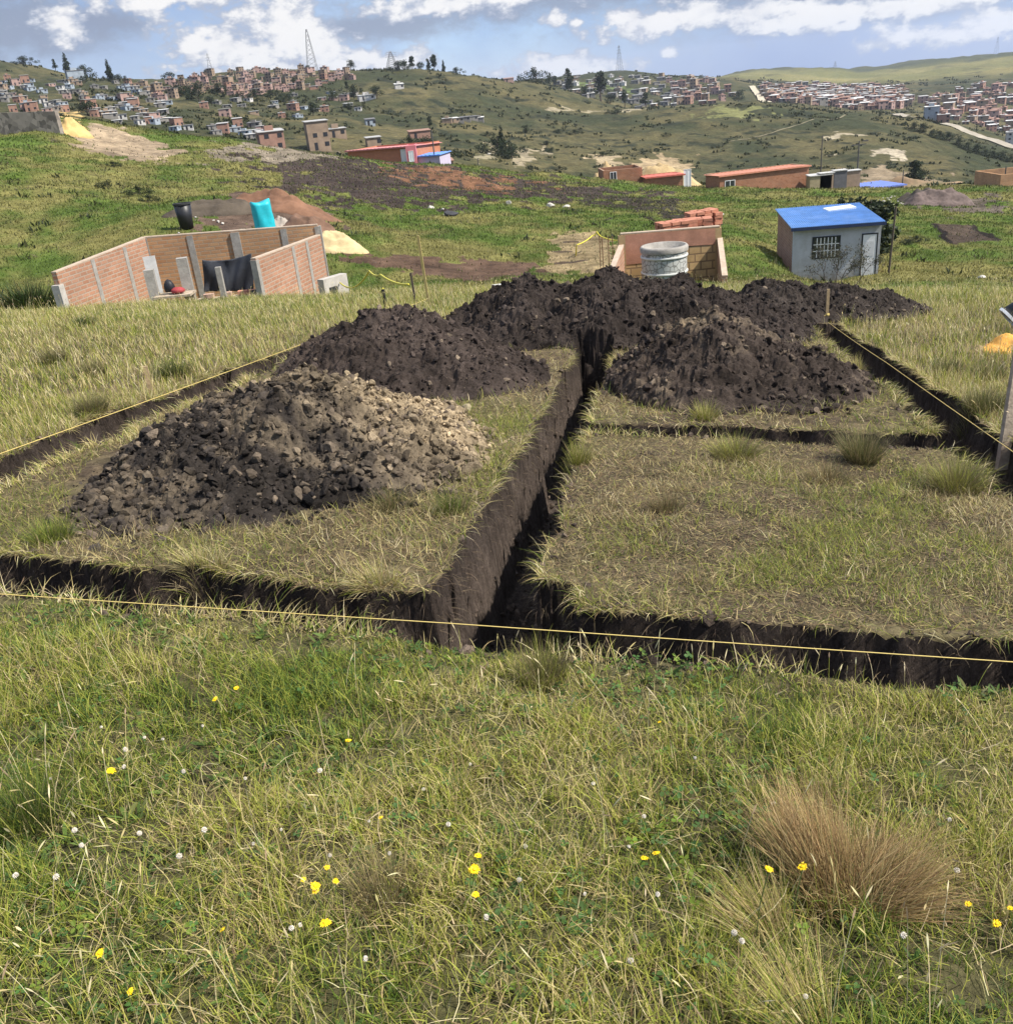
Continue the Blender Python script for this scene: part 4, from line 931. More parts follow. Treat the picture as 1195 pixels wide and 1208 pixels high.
CLV = [(148, 885), (171, 872), (147, 907), (218, 915), (193, 875), (67, 1037), (90, 985), (97, 1000), (212, 1012), (20, 1037), (290, 921), (378, 912), (390, 1012), (333, 984), (436, 972), (345, 1100), (355, 1095), (574, 1086), (432, 1135), (242, 983), (530, 980), (620, 1000), (613, 1043), (742, 1003), (760, 968), (776, 1060), (875, 1115), (950, 1180), (744, 1138), (866, 1105), (962, 992), (912, 955), (690, 1058), (1128, 1031), (1120, 966), (555, 905), (500, 935), (300, 1000), (165, 985), (60, 920), (460, 1010), (1065, 1110), (240, 860), (120, 860), (820, 900), (700, 930)]
for px, py in CLV:
    p0 = hit(px, py); h = random.uniform(0.06, 0.11); t = 1 - h / (EYE - p0[2]); x, y = p0[0] * t, p0[1] * t
    side = 'left' if px < 400 else ('middle' if px < 800 else 'right')
    r = thing('clover_flower', 'small round white clover head in the %s foreground grass' % side, 'flower', (x, y, float(T(x, y))), random.uniform(0, 6), 'white clover heads in the foreground grass')
    s = link('stem', ME_cst, r); s.scale = (1, 1, h / 0.1); o = link('bloom', ME_clo, r, (0, 0, h)); o.scale = (random.uniform(0.5, 0.95),) * 3; o.rotation_euler = (random.uniform(-.5, .5), random.uniform(-.5, .5), 0)

# ================================================================== STRINGS AND STAKES
M_str = mat('string_yellow', (0.62, 0.47, 0.16), 0.6, 0.1, 80); M_wood = mat('stake_wood', (0.34, 0.25, 0.14), 0.8, 0.35, 14, 0.4, 60); M_wood2 = mat('weathered_plank', (0.38, 0.31, 0.235), 0.85, 0.3, 10, 0.5, 40, dark=(0.22, 0.13, 0.09), dscale=3)
M_woody = mat('yellow_pole', (0.42, 0.33, 0.13), 0.7, 0.2, 9)
def pln(px, py, dz):
    d = ray(px, py); n = np.array([.07, .11, 1.]); q = d * ((dz - EYE) / (d @ n)); return np.array([q[0], q[1], q[2] + EYE])
def string(label, pts, rad=0.0022, sag=0.0, m=None):
    pts = [np.asarray(p) for p in pts]; out = []
    for a, b in zip(pts[:-1], pts[1:]):
        for k in range(10): t = k / 10; q = a * (1 - t) + b * t; q[2] -= sag * 4 * t * (1 - t); out.append(q)
    out.append(pts[-1]); o = out[0].copy(); o[2] = float(T(o[0], o[1]))
    ob = MB().tube([q - o for q in out], rad, 6).obj('guide_string', m or M_str, None, o, True); return tag(ob, label, 'string')
a, b = pln(0, 700, 0.13), pln(1195, 780, 0.13); e = (b - a)
string('yellow guide string stretched across the near trench from edge to edge', [a - e * 0.35, a + e * 0.5, b + e * 0.35], 0.0019, 0.004)
a, b = pln(0, 534, 0.20), pln(505, 352, 0.20); e = b - a
string('yellow guide string running beside the left trench up to the tall thin pole', [a - e * 0.12, (a + b) / 2, b], 0.0027, 0.01)
a, b = pln(1195, 531, 0.10), pln(977, 380, 0.06); e = b - a
string('yellow guide string along the outer edge of the right trench', [a - e * 0.5, (a + b) / 2, b], 0.0026, 0.01)
def stake(name, label, px, pyb, pyt, w, m, lean=0, Y=None, group=None, cat='stake'):
    p = hit(px, pyb) if Y is None else gpt(px, Y)
    top = at(px, pyt, p[1]); h = top[2] - p[2]
    b = MB().box(-w / 2, w / 2, -w * .3, w * .3, -0.15, h, 0, random.uniform(-.3, .3)); o = b.obj(name, m, None, p); o.rotation_euler = (random.uniform(-.02, .02), lean, 0)
    return tag(o, label, cat, group), p, h
stake('wooden_stake', 'short wooden stake standing alone in the left meadow grass', 180, 466, 431, 0.045, M_wood)
_, pp, hp = stake('marker_pole', 'tall thin yellowish pole standing left of the longest earth bank', 506, 360, 276, 0.045, M_woody, -0.03)
stake('marker_pole', 'thin dark pole just left of the tall yellowish pole', 490, 356, 321, 0.04, mat('dark_wood', (0.10, 0.08, 0.06), 0.8, 0.3, 10), -0.03)
stake('marker_pole', 'short black post leaning near the corner of the brick ruin', 455, 362, 341, 0.05, mat('black_post', (0.03, 0.03, 0.03), 0.8, 0.2, 10), -0.02)
stake('wooden_stake', 'corner stake with a yellow knot at the far end of the right trench', 975, 379, 341, 0.04, M_wood, 0.0)
p = hit(975, 379); kn = MB()
for k in range(5): kn.tube([(0, 0, 0), (random.uniform(-.09, .05), random.uniform(-.04, .04), random.uniform(-.06, .06))], 0.008, 5)
kn.lathe([(0.03, -0.02), (0.036, 0), (0.03, 0.02)], 10); tag(kn.obj('string_knot', M_str, None, (p[0], p[1], p[2] + 0.10)), 'yellow string knotted round the far corner stake', 'string')
# leaning plank post at the right edge
p = hit(1186, 522); b = MB(); b.box(-0.038, 0.038, -0.018, 0.018, -0.2, 1.12, 0, taper=.12); o = b.obj('plank_post', M_wood2, None, p); o.rotation_euler = (0, 0.01, 0.12); tag(o, 'weathered grey plank post standing upright beside the right trench', 'post')
# yellow barrier tape by the ruin
M_tape = mat('barrier_tape', (0.55, 0.48, 0.06), 0.5, 0.1, 20)
q0 = [gpt(405, 26), gpt(420, 24), gpt(440, 22.5), gpt(452, 20), gpt(485, 17.2)]
string('sagging yellow barrier tape between the ruin corner and the thin poles', [q + np.array([0, 0, z]) for q, z in zip(q0, (0.55, 0.35, 0.6, 0.4, 0.35))], 0.02, 0.06, M_tape)
a, b = at(406, 349, 22), at(452, 340, 20); string('second strip of yellow tape drooping towards the short black post', [a, (a + b) / 2 + np.array([0, 0, -0.1]), b], 0.018, 0.08, M_tape)

# sand and bucket at the right edge
def heap(name, label, cat, p, rx, ry, h, m_, seed, col=None, group=None, rz=0.0, sub_=26):
    b = MB(); V = []; F = []
    for i in range(sub_):
        rho = i / (sub_ - 1)
        for j in range(36):
            t = 2 * math.pi * j / 36; k = 1 + 0.22 * float(fbm(np.array([math.cos(t) * 1.4 + seed]), np.array([math.sin(t) * 1.4]), seed, 3)[0])
            x, y = rx * rho * k * math.cos(t), ry * rho * k * math.sin(t)
            zz = h * (0.5 * (1 - rho) + 0.5 * (1 - rho ** 2)) + 0.42 * h * float(fbm(np.array([x * 3 / rx]), np.array([y * 3 / ry]), seed + 3, 4)[0]) * (1 - rho ** 4)
            X, Y = p[0] + x * math.cos(rz) - y * math.sin(rz), p[1] + x * math.sin(rz) + y * math.cos(rz)
            V.append((X - p[0], Y - p[1], float(T(X, Y)) - p[2] + zz - (0.05 + h * .1 if i == sub_ - 1 else 0)))
    for i in range(sub_ - 1):
        for j in range(36): F.append((i * 36 + j, (i + 1) * 36 + j, (i + 1) * 36 + (j + 1) % 36, i * 36 + (j + 1) % 36))
    b.add(V, F); o = b.obj(name, m_, None, p, True); return tag(o, label, cat, group)
M_osand = mat('orange_sand', (0.62, 0.31, 0.07), 0.95, 0.25, 8, 0.5, 40)
heap('sand_heap', 'small orange sand heap behind the plank post at the right edge', 'sand heap', hit(1196, 416), 0.42, 0.34, 0.20, M_osand, 401)
heap('dug_earth', 'low brown lump of spilled earth left of the orange sand', 'earth', hit(1152, 414), 0.16, 0.12, 0.07, mat('pale_earth', (0.24, 0.17, 0.10), 0.95, 0.3, 12, 0.4, 60), 405)
p = hit(1192, 392); r = thing('bucket', 'black bucket with a white rim tipped over at the right edge above the orange sand', 'bucket', (p[0] + .06, p[1], p[2] + 0.24)); r.rotation_mode = 'QUATERNION'; r.rotation_quaternion = Vector((-.74, .12, -.66)).to_track_quat('Z', 'Y')
MB().lathe([(0.0, -0.24), (0.12, -0.24), (0.165, 0.10), (0.15, 0.10), (0.11, -0.22), (0, -0.22)], 24).obj('body', mat('black_plastic', (0.02, 0.02, 0.022), 0.45, 0.15, 10, spec=0.4), r, None, True)
MB().lathe([(0.163, 0.09), (0.182, 0.09), (0.182, 0.125), (0.150, 0.125), (0.150, 0.102)], 24).obj('rim', mat('white_plastic', (0.75, 0.75, 0.72), 0.5, 0.1, 10), r)

# ================================================================== BUILDINGS NEAR THE LOT
BR_TAN = brick_mat('brick_tan', (0.40, 0.21, 0.105), (0.50, 0.29, 0.15), (0.38, 0.28, 0.19), 0.30, 0.11, 0.014)
BR_PINK = brick_mat('brick_pink', (0.335, 0.165, 0.10), (0.42, 0.225, 0.145), (0.37, 0.285, 0.22), 0.30, 0.11, 0.016)
BR_RED = brick_mat('brick_red', (0.31, 0.135, 0.075), (0.38, 0.18, 0.105), (0.33, 0.22, 0.15), 0.34, 0.16, 0.014)
BR_BLK = brick_mat('block_ochre', (0.40, 0.26, 0.12), (0.52, 0.36, 0.18), (0.24, 0.16, 0.09), 0.36, 0.24, 0.022)
M_conc = mat('raw_concrete', (0.30, 0.28, 0.25), 0.9, 0.25, 5, 0.4, 30, dark=(0.20, 0.18, 0.16), dscale=2)
M_mort = mat('mortar_cap', (0.42, 0.33, 0.25), 0.9, 0.2, 6)
def wallseg(name, P0, P1, z0, z1, zb, th, m, parent, org, cap=True):
    """a wall from P0 to P1 (plan), its top running from z0 to z1, base at zb"""
    P0, P1 = np.asarray(P0[:2]), np.asarray(P1[:2]); L = np.linalg.norm(P1 - P0); a = math.atan2(P1[1] - P0[1], P1[0] - P0[0])
    b = MB().prism([(0, 0), (L, 0), (L, z1 - zb), (0, z0 - zb)], -th / 2, th / 2)
    o = b.obj(name, m, parent, (P0[0] - org[0], P0[1] - org[1], zb - org[2])); o.rotation_euler = (0, 0, a)
    if cap:
        c = MB().prism([(0, z0 - zb + .002), (L, z1 - zb + .002), (L, z1 - zb + .035), (0, z0 - zb + .035)], -th / 2 - .004, th / 2 + .004).obj('wall_cap', M_mort, o)
    return o, L, a
def column(name, P, zt, zb, w, m, parent, org, a=0.0):
    b = MB().box(-w / 2, w / 2, -w / 2, w / 2, 0, zt - zb); o = b.obj(name, m, parent, (P[0] - org[0], P[1] - org[1], zb - org[2])); o.rotation_euler = (0, 0, a); return o

# --- unfinished brick house at left
A, B_, C_, D_ = gpt(77, 24.5), gpt(188, 29), gpt(389, 29.3), gpt(309, 25)
zA, zB, zC, zD = at(64, 322, 24.5)[2], at(182, 279, 29)[2], at(388, 264, 29.3)[2], at(307, 305, 25)[2]; zC2 = at(390, 276, 29.3)[2]
org = (A + B_ + C_ + D_) / 4; org[2] = float(T(org[0], org[1]))
zb = min(A[2], B_[2], C_[2], D_[2]) - 0.4
ruin = thing('unfinished_brick_house', 'roofless unfinished brick house with concrete columns at left below the lot', 'house', org)
wl, Ll, al = wallseg('left_wall', A, B_, zA, zB, zb, 0.14, BR_PINK, ruin, org)
wb, Lb, ab = wallseg('back_wall', B_, C_, zB, zC, zb, 0.14, BR_TAN, ruin, org)
wr, Lr, ar = wallseg('right_wall', D_, C_, zD, zC2, zb, 0.14, BR_PINK, ruin, org)
for t in (0.36, 0.72): column('column', A + (B_ - A) * t, zA + (zB - zA) * t - 0.02, zb, 0.165, M_conc, ruin, org, al)
for t in (0.0, 0.26, 0.52, 0.80, 1.0): column('column', B_ + (C_ - B_) * t, zB + (zC - zB) * t - 0.025, zb, 0.185 if t != 0.52 else 0.26, M_conc, ruin, org, ab)
for t in (0.012, 0.52, 0.74): column('column', D_ + (C_ - D_) * t, zD + (zC2 - zD) * t - 0.02, zb, 0.17, M_conc, ruin, org, ar)
column('column', A, zA - 0.3, zb, 0.22, mat('pale_column', (0.40, 0.37, 0.33), 0.9, 0.2, 6), ruin, org, al)
c1 = gpt(187, 25.2); column('column', c1, at(184, 317, 25.2)[2], c1[2] - .3, 0.25, M_conc, ruin, org, 0.2)
c2 = gpt(228, 25.6); column('column', c2, at(222, 303, 25.6)[2], c2[2] - .3, 0.28, M_conc, ruin, org, 0.2)
# white board behind the first column, tarp, posts, bags
M_board = mat('white_board', (0.55, 0.54, 0.52), 0.7, 0.15, 5, dark=(0.35, 0.33, 0.31))
p = gpt(190, 26.4); z = at(189, 301, 26.4)[2]; o = MB().box(-.16, .16, -.02, .02, -.2, z - p[2]).obj('board', M_board, None, p); o.rotation_euler = (-0.06, 0, 0.2); tag(o, 'pale upright board propped inside the brick ruin behind a column', 'board')
M_tarp = mat('tarp_charcoal', (0.030, 0.033, 0.042), 0.6, 0.2, 4, 0.3, 12, spec=0.3)
tl, tr = at(239, 306, 26.2), at(297, 298, 26.4); bl, br_ = at(241, 344, 26.2), at(299, 342, 26.4)
nx, nz = 40, 24; V = []; F = []
for i in range(nx + 1):
    for j in range(nz + 1):
        s, t = i / nx, j / nz; top = tl * (1 - s) + tr * s; bot = bl * (1 - s) + br_ * s; q = top * (1 - t) + bot * t
        q[2] -= 0.10 * 4 * s * (1 - s) * (1 - t); fold = 0.035 * math.sin(s * 30 + 4 * t) * (0.3 + .7 * t) + 0.05 * math.sin(9 * abs(s - .5) + 5 * t)
        q[1] += fold; V.append(q - tl)
for i in range(nx):
    for j in range(nz): F.append((i * (nz + 1) + j, (i + 1) * (nz + 1) + j, (i + 1) * (nz + 1) + j + 1, i * (nz + 1) + j + 1))
o = MB().add(V, F).obj('tarp', M_tarp, None, tl, True); sm = o.modifiers.new('thick', 'SOLIDIFY'); sm.thickness = 0.012; tag(o, 'dark charcoal tarp hung across the open front of the brick ruin', 'tarp')
for px, Y, pt, w, lab in ((267, 25.6, 314, 0.14, 'thin grey post standing in front of the charcoal tarp'),):
    p = gpt(px, Y); o = MB().box(-w / 2, w / 2, -w / 2, w / 2, -.3, at(px - 3, pt, Y)[2] - p[2]).obj('post', M_conc, None, p); tag(o, lab, 'post')
p0, p1 = at(238, 350, 25.9), at(303, 348, 26); 
bench = thing('plank_bench', 'low plank bench with bricks on it below the charcoal tarp', 'bench', (p0 + p1) / 2 - np.array([0, 0, .5]))
o = MB().box(-.9, .9, -.15, .15, .45, .5).obj('plank', M_wood2, bench)
for s in (-.75, .75): MB().box(s - .05, s + .05, -.12, .12, -.2, .447).obj('leg', M_wood2, bench)
M_salm = mat('salmon_brick', (0.55, 0.26, 0.18), 0.85, 0.2, 10)
for dx, l in ((-.55, 'leftmost'), (-.05, 'middle'), (.4, 'second from right'), (.7, 'rightmost')):
    q = (p0 + p1) / 2 + np.array([dx, -.02, .004]); b = MB().box(-.14, .14, -.07, .07, 0, .12); o = b.obj('brick', M_salm if dx > 0 else mat('brick_loose', (0.45, 0.3, 0.24), 0.9, 0.2, 10), None, q); bv = o.modifiers.new('b', 'BEVEL'); bv.width = .01; tag(o, 'salmon brick lying on the bench under the tarp, %s of four' % l, 'brick', 'bricks on the bench')
def sack(name, label, p, rx, ry, rz_, m):
    V, F = ICO2; V = V.copy(); V[:, 2] = np.where(V[:, 2] < -0.5, -0.5, V[:, 2]); V *= 1 + 0.12 * fbm(V[:, 0] * 2 + p[0], V[:, 1] * 2 + V[:, 2], 5, 3)[:, None]; V *= (rx, ry, rz_); V[:, 2] += rz_ * .5
    return tag(link(name, mesh(name, V, [F], [m], None, None, True), None, p), label, 'sack')
p = at(210, 343, 25.1); sack('red_sack', 'small crumpled red sack inside the brick ruin beside the second column', p - np.array([0, 0, .04]), .20, .16, .10, mat('red_cloth', (0.30, 0.045, 0.05), 0.7, 0.2, 8)); 
p = at(201, 344, 25.2); sack('black_sack', 'black bag beside the red sack in the brick ruin', p, .15, .13, .22, mat('black_bag', (0.02, 0.02, 0.025), 0.5, 0.2, 8))
pt = at(206, 346, 25.15); tb = thing('work_table', 'low rough table under the red sack in the brick ruin', 'table', pt - np.array([0, 0, .55])); MB().box(-.5, .5, -.3, .3, .49, .545).obj('tabletop', M_wood2, tb)
for sx in (-.42, .42):
    for sy in (-.22, .22): MB().box(sx - .03, sx + .03, sy - .03, sy + .03, -.3, .488).obj('leg', M_wood2, tb)
p = at(304, 353, 25.5); o = MB().lathe([(0, 0), (.13, 0), (.15, .6), (.135, .6), (.12, .02), (0, .02)], 18).obj('bucket', mat('black_plastic', (0.02, 0.02, 0.022), 0.45, 0.15, 10), None, p - np.array([0, 0, .35]), True); tag(o, 'black bucket standing against the right front column of the ruin', 'bucket')
b = MB().box(-.45, .45, -.12, .12, -.3, .75).box(-.28, .0, -.14, -.121, 0, .5, 1); o = b.obj('cement_block', [mat('pale_column', (0.4, .37, .33)), mat('black_post', (0.03,) * 3)], None, gpt(397, 26.0)); o.rotation_euler = (0, 0, 0.9); tag(o, 'low pale cement base with a dark opening at the ruin right corner', 'cement base')

# --- black barrel, turquoise tarp bundle, heaps on the terrace behind the ruin
p = gpt(221, 39); zt = at(218, 239, 39)[2]; hh = max(zt - p[2], 0.7)
r = thing('barrel', 'black open barrel standing in the grass behind the ruin', 'barrel', p)
MB().lathe([(0, 0), (.26, 0), (.335, hh), (.31, hh), (.24, .03), (0, .03)], 24).obj('body', mat('black_plastic', (0.02, 0.02, 0.022), 0.45, 0.15, 10), r, None, True)
MB().lathe([(.33, hh - .05), (.365, hh - .05), (.365, hh + .012), (.33, hh + .012)], 24).obj('rim', mat('black_rim', (0.035,) * 3, 0.5, 0.1, 10), r)
M_turq = mat('turquoise_plastic', (0.02, 0.42, 0.50), 0.45, 0.18, 3, 0.35, 8, spec=0.4)
p = gpt(319, 36); zt = at(317, 236, 36)[2]; hh = zt - p[2]
V, F = [], []; nn = 28; mm = 14
for j in range(mm + 1):
    t = j / mm
    for i in range(nn):
        a = 2 * math.pi * i / nn; c_, s_ = math.cos(a), math.sin(a); k = (abs(c_) ** 3 + abs(s_) ** 3) ** (-1 / 3)
        w = .37 * (1 - .06 * t) * k * (1 + .06 * math.sin(5 * a + 7 * t) + .03 * math.sin(11 * a - 9 * t)); V.append((w * c_ + .05 * t, w * s_ * .8, hh * t * (1 + .025 * math.sin(a * 2 + 1) * t)))
V += [(.05, 0, hh * .93)]
for j in range(mm):
    for i in range(nn): F.append((j * nn + i, j * nn + (i + 1) % nn, (j + 1) * nn + (i + 1) % nn, (j + 1) * nn + i))
for i in range(nn): F.append((mm * nn + i, mm * nn + (i + 1) % nn, (mm + 1) * nn))
o = MB().add(V, F).obj('wrapped_container', M_turq, None, p, True); o.rotation_euler = (0, -.05, .3); tag(o, 'upright bundle wrapped in bright turquoise plastic behind the ruin wall', 'bundle')
M_brs = mat('brown_soil', (0.14, 0.082, 0.055), 0.95, 0.35, 1.6, 0.6, 12, coord='Object'); M_gsand = mat('grey_sand', (0.30, 0.26, 0.22), 0.95, 0.2, 3, 0.4, 20); M_ysand = mat('yellow_sand', (0.48, 0.37, 0.20), 0.95, 0.2, 3, 0.4, 20)
heap('soil_heap', 'reddish brown earth heap right behind the turquoise bundle', 'soil heap', gpt(368, 39), 1.5, 1.2, 0.95, M_brs, 411)
heap('soil_heap', 'tall dark brown earth bank on the terrace far behind the ruin', 'soil heap', gpt(332, 47), 3.0, 1.3, 0.85, mat('redbrown_soil', (0.17, 0.09, 0.055), 0.95, 0.4, 1.2, 0.6, 10), 413, rz=-0.1)
heap('soil_heap', 'dark earth bank left of the tall brown bank behind the ruin', 'soil heap', gpt(262, 43), 2.4, .8, 0.7, mat('dark_bank', (0.075, 0.06, 0.045), 0.95, 0.4, 1.5, 0.6, 12), 415, rz=0.5)  # darker base colour than the brown banks beside it
heap('sand_heap', 'small grey sand heap between the barrel and the turquoise bundle', 'sand heap', gpt(291, 37.5), .75, .6, .42, M_gsand, 417)
heap('sand_heap', 'pale yellow sand heap spilling right of the ruin back corner', 'sand heap', gpt(396, 37), 1.35, .9, .62, M_ysand, 419)
heap('sand_heap', 'tiny grey sand heap behind the turquoise bundle', 'sand heap', gpt(331, 40), .55, .5, .45, M_gsand, 421)
M_pale = mat('pale_stone', (0.44, 0.41, 0.36), 0.9, 0.2, 6)
def stone(label, px, Y, s, grp, m=None, name='pale_stone'):
    p = gpt(px, Y); k = random.randrange(16); s = s * .72; V = CLOD2[k] * s * np.array([1.3, 1, .6]) + np.array([0, 0, s * .35]); o = link(name, mesh(name, V, [ICO2[1]], [m or M_pale]), None, p); return tag(o, label, 'stone', grp)
for px, Y, s in ((243, 44.5, .18), (248, 44.6, .26), (254, 45, .2), (259, 44.7, .16), (222, 42, .16), (226, 42.2, .14), (231, 41.5, .12), (258, 40.2, .15), (263, 40, .16), (252, 40.5, .1), (360, 44, .2), (367, 44.2, .26), (374, 43.8, .22), (211, 38.2, .09), (171, 37, .12)):
    stone('whitish stone lying on the dug terrace around the black barrel' if px < 300 else 'whitish stone beside the brown earth heaps', px, Y, s, 'white stones behind the ruin')
for px, Y, s in ((508, 62, .35), (522, 60, .28), (526, 57, .3), (600, 66, .4), (649, 68, .5), (668, 67, .45), (436, 27, .12), (530, 23.6, .0), (850, 60, .25)):
    if s: stone('pale stone lying on the pasture beyond the ruin', px, Y, s, 'pale stones on the pasture')
stone('dark boulder at the edge of the burnt pasture left of centre', 533, 56, .55, None, mat('dark_stone', (0.05, 0.05, 0.055), 0.9, .2, 6), 'boulder')
stone('flat white stone in the grass right of the blue roofed house', 1158, 34, .22, None); stone('flat pale stone in the yellow grass below the blue roofed house', 1028, 27, .18, None)
o = MB().box(-.45, .45, -.14, .14, 0, .06).obj('plank', M_board, None, gpt(603, 22.5) + np.array([0, 0, .05])); o.rotation_euler = (0, 0, .1); tag(o, 'pale board lying behind the longest earth bank', 'board')

# --- brick stub with round tank in the middle
E0, E1 = gpt(734, 28.5), gpt(848, 28.5); zE0, zE1 = at(734, 276, 28.5)[2], at(848, 267, 28.5)[2]; org = (E0 + E1) / 2; zb = min(E0[2], E1[2]) - .5
stub = thing('brick_enclosure', 'three sided brick enclosure with splayed wing walls in the centre behind the earth bank', 'brick enclosure', org)
zm = zE0 - 0.95
o, L_, a_ = wallseg('back_wall', E0, E1, zE0, zE1, zb, .16, BR_BLK, stub, org, True)
# the rendered upper band and the plastered left part stand 12 mm proud
M_rend = mat('salmon_render', (0.40, 0.20, 0.13), 0.9, 0.22, 3, 0.3, 20, dark=(0.30, 0.15, 0.10), dscale=2)
MB().prism([(L_ * .28, zE0 - zb - .48), (L_ - .12, zE1 - zb - .50), (L_ - .12, zE1 - zb - .03), (L_ * .28, zE0 - zb - .03)], -.094, -.081).prism([(.10, zm + .05 - zb), (L_ * .28, zm + .05 - zb), (L_ * .28, zE0 - zb - .03), (.10, zE0 - zb - .03)], -.0941, -.081).obj('render_coat', M_rend, stub, (E0[0] - org[0], E0[1] - org[1], zb - org[2])).rotation_euler = (0, 0, a_)
for t, w in ((0.008, .16), (0.985, .15)): column('column', E0 + (E1 - E0) * t, zE0 + (zE1 - zE0) * t - .03, zb, w + .04, mat('ochre_column', (0.36, 0.25, 0.13), .9, .2, 5), stub, org, a_)
for q, pxf, top0, top1, pf in ((E0, 719, 291, 326, 718), (E1, 855, 283, 326, 855)):
    f = gpt(pxf, 25.6); z0 = at(733 if pxf < 800 else 848, top0, 28.2)[2]; z1 = at(pxf, top1, 25.6)[2]
    wallseg('wing_wall', q + np.array([0, -.09, 0]), f, z0, z1, zb, .15, BR_PINK, stub, org)
p = gpt(784, 27.2); zt = at(784, 290, 27.2)[2]; hh = zt - p[2]
tank = thing('round_tank', 'pale grey round cement tank inside the brick enclosure', 'tank', p)
mk, t_, o_ = nt('tank_cement'); bs = N(t_, 'ShaderNodeBsdfPrincipled'); setin(bs, Roughness=.8); tcx = N(t_, 'ShaderNodeTexCoord')
vo = setin(N(t_, 'ShaderNodeTexVoronoi'), Scale=7.0); vo.feature = 'DISTANCE_TO_EDGE'; t_.links.new(tcx.outputs['Object'], vo.inputs['Vector'])
rmp = N(t_, 'ShaderNodeValToRGB'); rmp.color_ramp.elements[0].color = (.17, .165, .15, 1); rmp.color_ramp.elements[1].color = (.42, .42, .39, 1); rmp.color_ramp.elements[0].position = .02; rmp.color_ramp.elements[1].position = .12
t_.links.new(vo.outputs['Distance'], rmp.inputs[0]); t_.links.new(rmp.outputs[0], bs.inputs['Base Color']); t_.links.new(bs.outputs[0], o_.inputs['Surface'])
MB().lathe([(0.655, -.3), (0.655, hh - .1)], 40).obj('shell', mk, tank, None, True)
MB().lathe([(0.69, hh - .13), (0.70, hh - .02), (0.66, hh + .03), (0.60, hh + .03), (.58, hh - .12), (0, hh - .14)], 40).obj('rim', M_conc, tank, None, True)
for z in (hh * .30, hh * .74): MB().lathe([(.655, z - .035), (.685, z - .025), (.685, z + .025), (.655, z + .035)], 40).obj('band', mat('band_grey', (.48, .48, .45), .8, .15, 5), tank, None, True)
# brick stacks behind it
M_stk = mat('hollow_brick_red', (0.42, 0.18, 0.115), 0.85, 0.25, 6)
def brickpile(label, px, Y, nx_, ny_, top, jit, rz):
    p = gpt(px, Y); b = MB(); nz_ = max(3, int((at(px, top, Y)[2] - p[2]) / .10))
    for k in range(nz_):
        for i in range(nx_):
            for j in range(ny_):
                x, y = (i - nx_ / 2) * .31 + random.uniform(-jit, jit), (j - ny_ / 2) * .21 + random.uniform(-jit, jit)
                if jit > .03 and random.random() < .18: continue
                b.box(x - .15, x + .15, y - .098, y + .098, k * .10, k * .10 + .09 + random.uniform(0, .004), 0, random.uniform(-jit, jit) * 2.5)
    o = b.obj('brick_stack', M_stk, None, p); o.rotation_euler = (0, 0, rz); return tag(o, label, 'brick stack')
brickpile('lower stepped stack of red hollow bricks left behind the brick enclosure', 802, 31, 4, 3, 258, .03, .25)
brickpile('middle stack of red hollow bricks showing long rows behind the enclosure', 822, 31.4, 4, 3, 256, .04, -.1)
brickpile('loosely tumbled tallest pile of red hollow bricks at the back right', 829, 33, 4, 3, 245, .085, .4)
# starter bars and pits left of the enclosure
M_rust = mat('rusty_bar', (0.16, 0.075, 0.04), .8, .3, 20)
for px in (709, 713, 719, 724):
    for Y in (27.5,):
        p = gpt(px, Y); o = MB().tube([(0, 0, -.2), (random.uniform(-.02, .02), 0, 1.35)], .013, 5).obj('starter_bar', M_rust, None, p); tag(o, 'rusty vertical starter bar left of the brick enclosure', 'steel bar', 'starter bars by the enclosure')
M_pit = mat('pit_earth', (0.06, 0.04, 0.025), 1, .2, 5)
tp = [(679, 36.5, .02), (681, 36, .5), (700, 38, .62), (705, 38, .75), (713, 37.5, .5), (735, 36, .5), (752, 35, .55), (757, 34.5, .6)]
q = [gpt(a, b) + np.array([0, 0, c]) for a, b, c in tp]
string('loose yellow tape sagging over the pasture left of the brick stacks', q, .025, .05, M_tape)
p = gpt(755, 34.5); o = MB().tube([(0, 0, -.1), (0.03, 0, .68)], .03, 6).obj('tape_post', M_woody, None, p); tag(o, 'short pale post holding the loose yellow tape', 'post')
for i, (px, py) in enumerate(((673, 285), (664, 297), (663, 310), (682, 308))):
    p = hit(px, py); o = heap('pit', 'x', 'x', p, .42, .30, .03, M_pit, 430 + i); tag(o, 'small dug foundation pit in the tan excavated ground', 'pit', 'dug pits')

# --- grey house with blue roof
F0, F1 = gpt(934, 38.5), gpt(1030, 38.5); a_ = math.atan2(F1[1] - F0[1], F1[0] - F0[0]); Wd = float(np.linalg.norm((F1 - F0)[:2])); zf = min(F0[2], F1[2]) - .15
Hh = at(934, 269, 38.5)[2] - zf; Hr = at(1031, 262, 38.5)[2] - zf
house = thing('small_house', 'small grey house with a blue sheet roof, barred window and white door', 'house', (F0[0], F0[1], zf), a_ - .17)
Dp = 4.6
M_grey = mat('grey_plaster', (0.44, 0.45, 0.47), .85, .14, 2, .3, 20, dark=(.33, .32, .30), dscale=1.3)
splash(M_grey, (.20, .16, .11), .8)
MB().box(0, Wd, 0, .14, -.5, Hh).obj('front_wall', M_grey, house)
o = MB().prism([(0, -.5), (Dp - .14, -.5), (Dp - .14, Hh + .02), (0, Hh - .02)], -.07, .07).obj('side_wall', BR_PINK, house, (.07, .141, 0)); o.rotation_euler = (0, 0, math.pi / 2)
o = MB().prism([(0, -.5), (Dp - .14, -.5), (Dp - .14, Hh + .02), (0, Hh - .02)], -.07, .07).obj('side_wall', BR_PINK, house, (Wd - .07, .141, 0)); o.rotation_euler = (0, 0, math.pi / 2)
